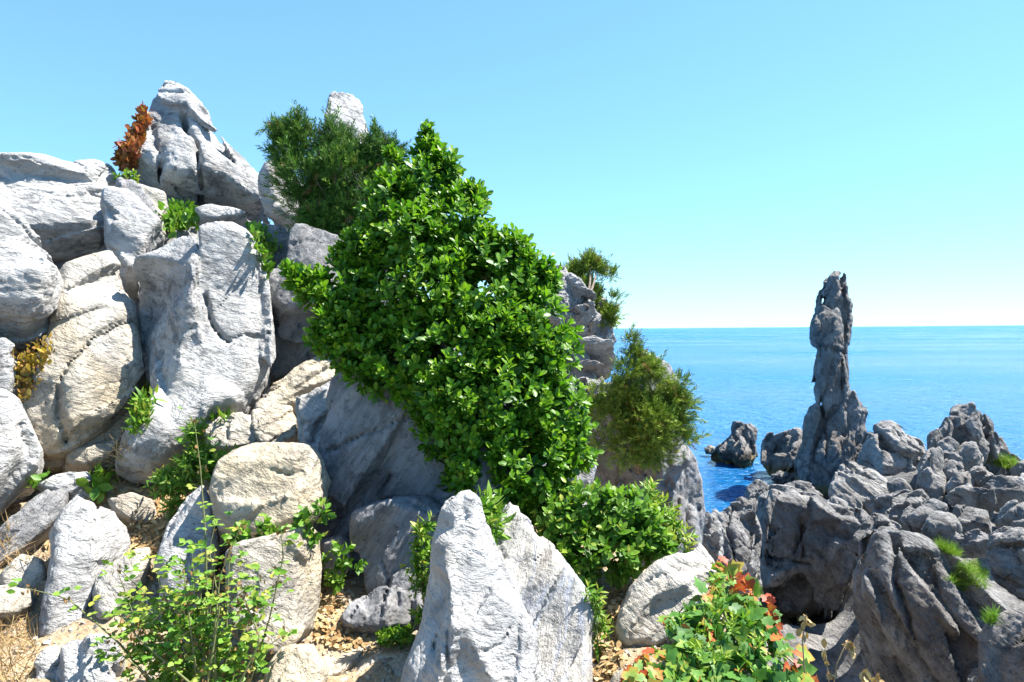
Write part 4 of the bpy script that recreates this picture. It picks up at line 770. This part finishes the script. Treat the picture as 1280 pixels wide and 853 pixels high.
patch('creeper', 'green leafy creeper in the notch below the peak rock', 'creeper', [(198,268),(212,262),(245,265),(252,282),(230,290),(202,294)], 320, OVAL, 'soft', 0.075, 15, lift=0.12, jit=0.9)
patch('creeper', 'green creeper trailing down the dark gap under the upper juniper', 'creeper', [(308,288),(328,290),(345,300),(342,330),(332,352),(320,320)], 260, OVAL, 'soft', 0.06, 16, lift=0.08, jit=0.9, tone=(0.2, 1))
patch('fern', 'small green fern tuft in the cleft between ochre slab and hollowed boulder', 'fern', [(172,488),(188,484),(194,510),(186,535),(174,550),(168,535),(178,512)], 260, LANC, 'soft', 0.07, 17, lift=0.08, jit=0.8, tone=(0.3, 1))
patch('weed', 'round-leaved green weed at the foot of the shaded tan block', 'weed', [(108,600),(122,588),(140,584),(142,610),(130,628),(112,625)], 90, OVAL, 'soft', 0.085, 18, lift=0.10, jit=0.9, nind=90)
patch('weed', 'sparse seedlings in the dark joint left of the ochre slab foot', 'weed', [(30,600),(55,588),(68,592),(58,606),(35,612)], 40, OVAL, 'soft', 0.06, 19, lift=0.05, jit=0.9)
patch('weed', 'tiny green sprouts on top of the cream block in the gully', 'weed', [(258,520),(272,512),(290,512),(286,526),(262,528)], 45, LANC, 'soft', 0.07, 20, lift=0.05, jit=0.8, tone=(0.5, 1))
patch('groundcover', 'low bright green herb patch at the gully mouth beside the white spire', 'plant', [(472,804),(484,795),(512,785),(518,800),(512,812),(478,812)], 320, OVAL, 'soft', 0.03, 21, lift=0.05, jit=0.9, tone=(0.4, 0.9))

patch('creeper', 'rusty red creeper climbing the left flank of the peak rock', 'creeper', [(150,212),(156,196),(162,178),(168,160),(176,140),(184,134),(187,146),(181,165),(176,186),(170,206),(160,222)], 700, OVAL, 'rust', 0.075, 22, lift=0.10, jit=1.0, maxd=12)
vb = B([(178,158,5),(174,170,6),(169,183,6),(165,196,6),(160,208,5),(183,146,4)], 7.7)
bush('creeper', 'thick mat of red-brown creeper hanging off the peak edge against the sky', 'creeper', vb, on(168, 214), OVAL, 'rust', 170, 6, 0.06, seed=23, r0=0.006, nlimb=1, tone=-0.1)
bush('weed', 'yellow-green weed at the base of the red creeper', 'weed', B([(152,220,6),(162,222,6)], 7.0), on(160, 232), OVAL, 'soft', 30, 6, 0.06, seed=24, r0=0.006, tone=0.35)

def ivy_tone(q, t, rs):
    edge = poly_sdf(q[:, 0], q[:, 1], np.array(IVY, float)); red = np.clip(1.15 + edge / 26, 0, 1) * (rs.rand(len(q)) < 0.92) * ((q[:, 0] > 880) | (q[:, 0] < 830))
    return np.clip(t * 0.62 + red * 0.55 + (rs.rand(len(q)) < 0.06) * 0.4, 0, 1)
IVY = [(782,853),(775,835),(800,818),(838,806),(824,782),(832,765),(866,752),(884,735),(898,712),(892,690),(908,700),(930,726),(955,735),(962,758),(975,782),(992,800),(1002,830),(1030,853),(1030,880),(780,880)]
pivy = []
rs_ = np.random.RandomState(31)
while len(pivy) < 640:
    q = np.array((775 + rs_.rand() * 255, 690 + rs_.rand() * 190))
    if poly_sdf(np.array([q[0]]), np.array([q[1]]), np.array(IVY, float))[0] < 0: pivy.append(q)
pivy = np.array(pivy)
Dv = np.interp(pivy[:, 1], [690, 760, 853, 880], [3.75, 3.25, 2.78, 2.65]) + 0.10 * rs_.rand(len(pivy)) - 0.14
pos = np.array([P(q[0], q[1], d) for q, d in zip(pivy, Dv)])
e = root('ivy', 'broad lobed ivy with red-tipped leaves spilling over the cliff edge', 'ivy', (pos[:, 0].mean(), pos[:, 1].mean(), gz(1.1, 3.1)))
d = nrm(rs_.randn(len(pos), 3) * 0.6 + np.array((0.1, -0.45, -0.45))); up = nrm(np.array((0.25, -0.6, 0.75)) + 0.5 * rs_.randn(len(pos), 3))
it = ivy_tone(pivy, rs_.rand(len(pos)), rs_); leaves(e, LOBED, M['ivy'], pos, d, up, (0.042 + 0.05 * rs_.rand(len(pos))) * np.where(it > 0.7, 0.7, 1.0), it, 300, 10)
st = []
for i in range(26):
    a = rs_.randint(len(pos)); near = np.argsort(np.linalg.norm(pos - pos[a], axis=1))[[0, 6, 14, 24]]; pp = pos[near] - np.array(e.location) + np.array((0, 0.03, -0.02)); st.append((pp, [0.004, 0.004, 0.003, 0.002]))
for pp, rr in st:
    v, f = tube(pp, rr, 5); link('stem', make_mesh('stem', v, f, M['twig']), e)

# the big shrub
Dsh = lambda x, y: 4.1 + max(0, 600 - y) / 400 * 0.85
bb = B([(530,238,42),(492,268,46),(560,290,55),(470,320,42),(520,360,75),(432,380,42),(398,368,22),(448,425,46),(600,370,78),(655,352,40),(662,430,62),(560,450,78),(500,450,56),(620,510,78),(690,520,48),(600,575,48),(665,590,58),(655,632,30),(534,196,16),(380,352,12),(705,560,34),(533,178,8),(534,168,5),(497,208,9),(493,193,6),(549,214,10),(590,250,15),(655,318,12),(372,348,10),(363,342,7),(575,520,60),(640,450,60),(606,340,40),(628,356,30),(600,320,30)], Dsh)
bb = sub_blobs(bb, 3, 0.45, np.random.RandomState(8), True)
bush('shrub', 'big glossy green broadleaf shrub growing over the tall blue-grey rock', 'shrub', bb, b_shrub, OBOV, 'glossy', 4800, 10, 0.072, tone=0.06, nind=300, upw=0.75, seed=41, trunk='trunk', r0=0.045, inner=0.5, spread=(0.35, 1.15), nlimb=20)
bl = B([(702,652,30),(738,640,36),(778,648,38),(720,690,36),(768,690,42),(806,672,30),(742,722,24),(690,690,22),(820,690,18)], lambda x, y: 3.75 + (700 - y) / 100 * 0.25)
bush('bush', 'low bright green leafy bush between the marbled slab and the cliff knob', 'bush', bl, b_low, OVAL, 'soft', 420, 9, 0.062, nind=300, upw=0.8, seed=42, r0=0.012, stemmat='stem', tone=0.12, inner=0.4, trunk='trunk')
bush('vine', 'yellowing vine sprigs at the right edge of the low bush', 'vine', B([(812,622,14),(828,640,12),(838,655,10),(850,672,12),(858,690,10),(836,690,14)], 4.0), P(830, 710, 4.0), LANC, 'soft', 60, 7, 0.07, seed=43, r0=0.006, stemmat='twig', tone=0.4, nind=120)
bush('weed', 'fine-leaved bright green weed at the toe of the hollowed boulder', 'weed', B([(205,605,18),(228,598,24),(248,575,26),(268,582,20),(248,545,16),(225,630,16),(290,570,10)], 4.5), b_w1, LANC, 'soft', 260, 8, 0.062, nind=200, upw=0.7, seed=44, r0=0.008, stemmat='stem', tone=0.2, inner=0.3)
bush('vine', 'green trailing vine between the two cream boulders', 'vine', B([(305,668,9),(325,664,9),(345,668,8),(365,658,9),(385,648,9),(402,640,8),(390,668,10),(335,676,9),(300,672,9)], 3.5), P(350, 686, 3.55), OVAL, 'soft', 55, 5, 0.055, seed=45, r0=0.005, stemmat='stem', nind=100, nlimb=7, tone=0.15)
bush('weed', 'narrow-leaved weed with pale tips against the left side of the white spire', 'weed', B([(528,690,10),(520,705,11),(528,730,11),(532,655,7),(525,668,7),(530,770,8)], 3.45), P(532, 790, 3.4), LANC, 'soft', 60, 7, 0.06, seed=46, r0=0.005, stemmat='twig', nind=120, tone=0.25, nlimb=6)
bush('weed', 'grassy weed with drooping blades between the white spire and the marbled slab', 'weed', B([(606,645,10),(612,660,10),(602,630,7)], 3.55), P(610, 680, 3.5), LANC, 'soft', 26, 6, 0.10, seed=47, r0=0.005, stemmat='twig', nind=60, tone=0.2, nlimb=3)
bush('vine', 'thin green vine along the right edge of the marbled slab', 'vine', B([(742,745,8),(748,765,8),(752,785,9),(748,805,8),(735,740,7)], 3.3), P(750, 825, 3.2), LANC, 'soft', 34, 6, 0.05, seed=48, r0=0.004, stemmat='stem', nind=80, tone=0.3, nlimb=5)
bush('weed', 'dim leafy weed in deep shade at the foot of the tall blue-grey rock', 'weed', B([(412,710,12),(430,690,10),(440,705,10),(420,725,10)], 3.8), P(425, 745, 3.75), OVAL, 'soft', 26, 6, 0.05, seed=49, r0=0.005, stemmat='stem', nind=60, nlimb=4)

# junipers
juniper('juniper', 'dense dark green juniper on the ridge beside the blunt white spire', B([(362,182,22),(380,200,32),(400,195,38),(440,195,36),(470,200,24),(395,235,42),(435,240,42),(470,235,30),(425,275,28),(385,262,28),(450,275,26),(400,285,18),(432,292,16),(415,262,26),(347,168,8),(490,190,12),(342,160,4),(372,158,8)], 6.5), b_j1, 'juniper', 7500, 0.12, 51, upw=0.75)
juniper('juniper', 'small ragged olive juniper on the knobbly crag top', B([(736,338,14),(722,352,16),(740,360,18),(745,385,16),(755,398,12),(760,375,7),(765,345,5),(712,352,10)], 10.4), b_j2, 'olive', 2400, 0.15, 52, r0=0.05, upw=0.9)
juniper('juniper', 'spreading olive juniper leaning over the cliff knob by the sea', B([(800,478,26),(770,500,26),(830,505,30),(800,530,36),(848,522,22),(775,545,28),(828,550,26),(752,520,20),(795,445,9),(792,425,6),(802,455,10),(812,462,10),(845,490,14),(855,540,14)], 7.3), b_j3, 'olive', 5500, 0.12, 53, r0=0.05, brown=0.04, upw=0.55)

# the tall seeding weed in the left foreground
e = root('weed', 'tall straggly seeding weed with rounded leaflets and brown pods, left foreground', 'weed', b_seed)
rs = np.random.RandomState(61); bs = np.array(e.location)
ST = [[(262,880),(259,770),(257,669),(250,580),(243,528)], [(281,880),(284,754),(287,697)], [(304,880),(337,773),(354,697),(351,656)], [(240,860),(218,780),(197,720),(183,693)], [(200,870),(152,807),(124,782),(84,748),(31,735)],
      [(225,880),(190,810),(170,770)], [(250,880),(235,760),(228,700)], [(270,880),(268,790),(275,720),(300,660)], [(300,880),(318,820),(360,790)], [(215,880),(180,840),(140,810)], [(240,880),(250,800),(240,690)], [(285,880),(300,800),(320,760)], [(255,880),(275,760),(262,690)], [(230,880),(205,830),(175,790)], [(265,880),(250,740),(270,650)]]
ST += [[(200 + 110 * rs.rand(), 885), (160 + 180 * rs.rand(), 800), (140 + 210 * rs.rand(), 700 + 90 * rs.rand())] for _ in range(16)]
L = [[], [], [], [], []]; pods = [[], [], []]
for s_ in ST:
    s_ = np.array(s_, float); tt = np.linspace(0, len(s_) - 1, 16); Dn = 2.75 + 0.35 * rs.rand()
    q = np.stack((np.interp(tt, range(len(s_)), s_[:, 0]), np.interp(tt, range(len(s_)), s_[:, 1])), 1)
    pw = np.array([P(a, b, Dn + 0.12 * (i / 15)) for i, (a, b) in enumerate(q)]); v, f = tube(pw - bs, np.linspace(0.0055, 0.0015, 16), 6); link('stem', make_mesh('stem', v, f, M['stem']), e)
    for i in range(2, 16):
        for _ in range(1 if rs.rand() < 0.6 else 2):
            pet = nrm(np.array((rs.randn(), rs.randn() * 0.8, 0.35))) * (0.03 + 0.05 * rs.rand()); c = pw[i] + pet; ax = nrm(pet + np.array((0, 0, -0.01)))
            size = 0.024 + 0.02 * rs.rand() * (1 if q[i, 1] > 640 else 0.5); sd = nrm(np.cross(ax, (0, 0, 1)))
            tn = 0.4 + 0.6 * rs.rand()
            for dd in (ax, nrm(ax * 0.3 + sd), nrm(ax * 0.3 - sd)):
                L[0].append(c); L[1].append(dd + 0.15 * rs.randn(3)); L[2].append(np.array((0.1, -0.4, 0.9)) + 0.4 * rs.randn(3)); L[3].append(size); L[4].append(tn)
        if rs.rand() < 0.35:
            for _ in range(4): pods[0].append(pw[i] + rs.randn(3) * 0.015); pods[1].append(np.array((0, 0, -1)) + 0.5 * rs.randn(3)); pods[2].append(rs.randn(3))
L = [np.array(x) for x in L]; leaves(e, OVAL, M['soft'], *L, nind=300)
pods = [np.array(x) for x in pods]; v, f, t = batch(OVAL, pods[0] - bs, pods[1], pods[2], np.full(len(pods[0]), 0.021), rs.rand(len(pods[0])) * 0.4)
o = link('pods', make_mesh('pods', v, f, M['dry'], True, t), e); o['kind'] = 'stuff'
bush('weed', 'dense low leafy weed crowding under the tall seeding stems', 'weed', B([(180,800,26),(220,775,32),(260,795,34),(300,812,28),(232,722,22),(268,682,20),(160,832,22),(322,838,20),(215,830,30),(270,845,30)], 2.95), (P(240, 880, 2.95)[0], 2.95, gz(P(240, 880, 2.95)[0], 2.95)), OVAL, 'soft', 50, 6, 0.034, nind=300, seed=62, r0=0.006, stemmat='stem', tone=0.2, inner=0.2)
bush('vine', 'fine green runners threading through the lobed ivy', 'vine', B([(860,790,22),(900,760,22),(930,790,26),(880,830,24),(960,820,22),(905,725,14)], lambda x, y: float(np.interp(y, [690, 760, 853], [3.6, 3.1, 2.68]))), (1.05, 3.1, gz(1.05, 3.1)), LANC, 'soft', 55, 7, 0.05, seed=63, r0=0.004, stemmat='stem', tone=0.35, nind=150)
# withered stalks at the lower right
WS = [[(1035,900),(1046,830),(1060,800),(1066,812)], [(1060,900),(1078,850),(1084,835)], [(1010,900),(1003,800),(1008,768)], [(1090,900),(1100,860),(1098,842)], [(1040,900),(1036,850),(1030,800)]]
WL = ['withered stalk bent over at the tip, beside the ivy', 'short withered stalk leaning away from the ivy', 'upright green-stemmed withered stalk rising out of the ivy', 'shortest withered stalk, standing clear of the ivy', 'thin straight withered stalk between the ivy and the bent one']
for i, s_ in enumerate(WS):
    pw = np.array([P(a, b, 2.75) for a, b in s_]); e = root('withered_stalk', WL[i], 'dry stalk', pw[0], 'withered stalks beside the ivy')
    v, f = tube(pw - pw[0], np.linspace(0.004, 0.0015, len(pw)), 5); link('stem', make_mesh('stem', v, f, M['twig']), e)
    k = 14; t = 0.55 + 0.45 * rs.rand(k); ii = np.clip(t * (len(pw) - 1), 0, len(pw) - 1.001); a = ii.astype(int); pp = pw[a] + (pw[a + 1] - pw[a]) * (ii - a)[:, None]
    leaves(e, OVAL, M['dry'], pp + rs.randn(k, 3) * 0.006, np.array((0, 0, -0.8)) + 0.6 * rs.randn(k, 3), rs.randn(k, 3), np.full(k, 0.035), 0.3 + 0.7 * rs.rand(k), 14, 3, 'seed_head')
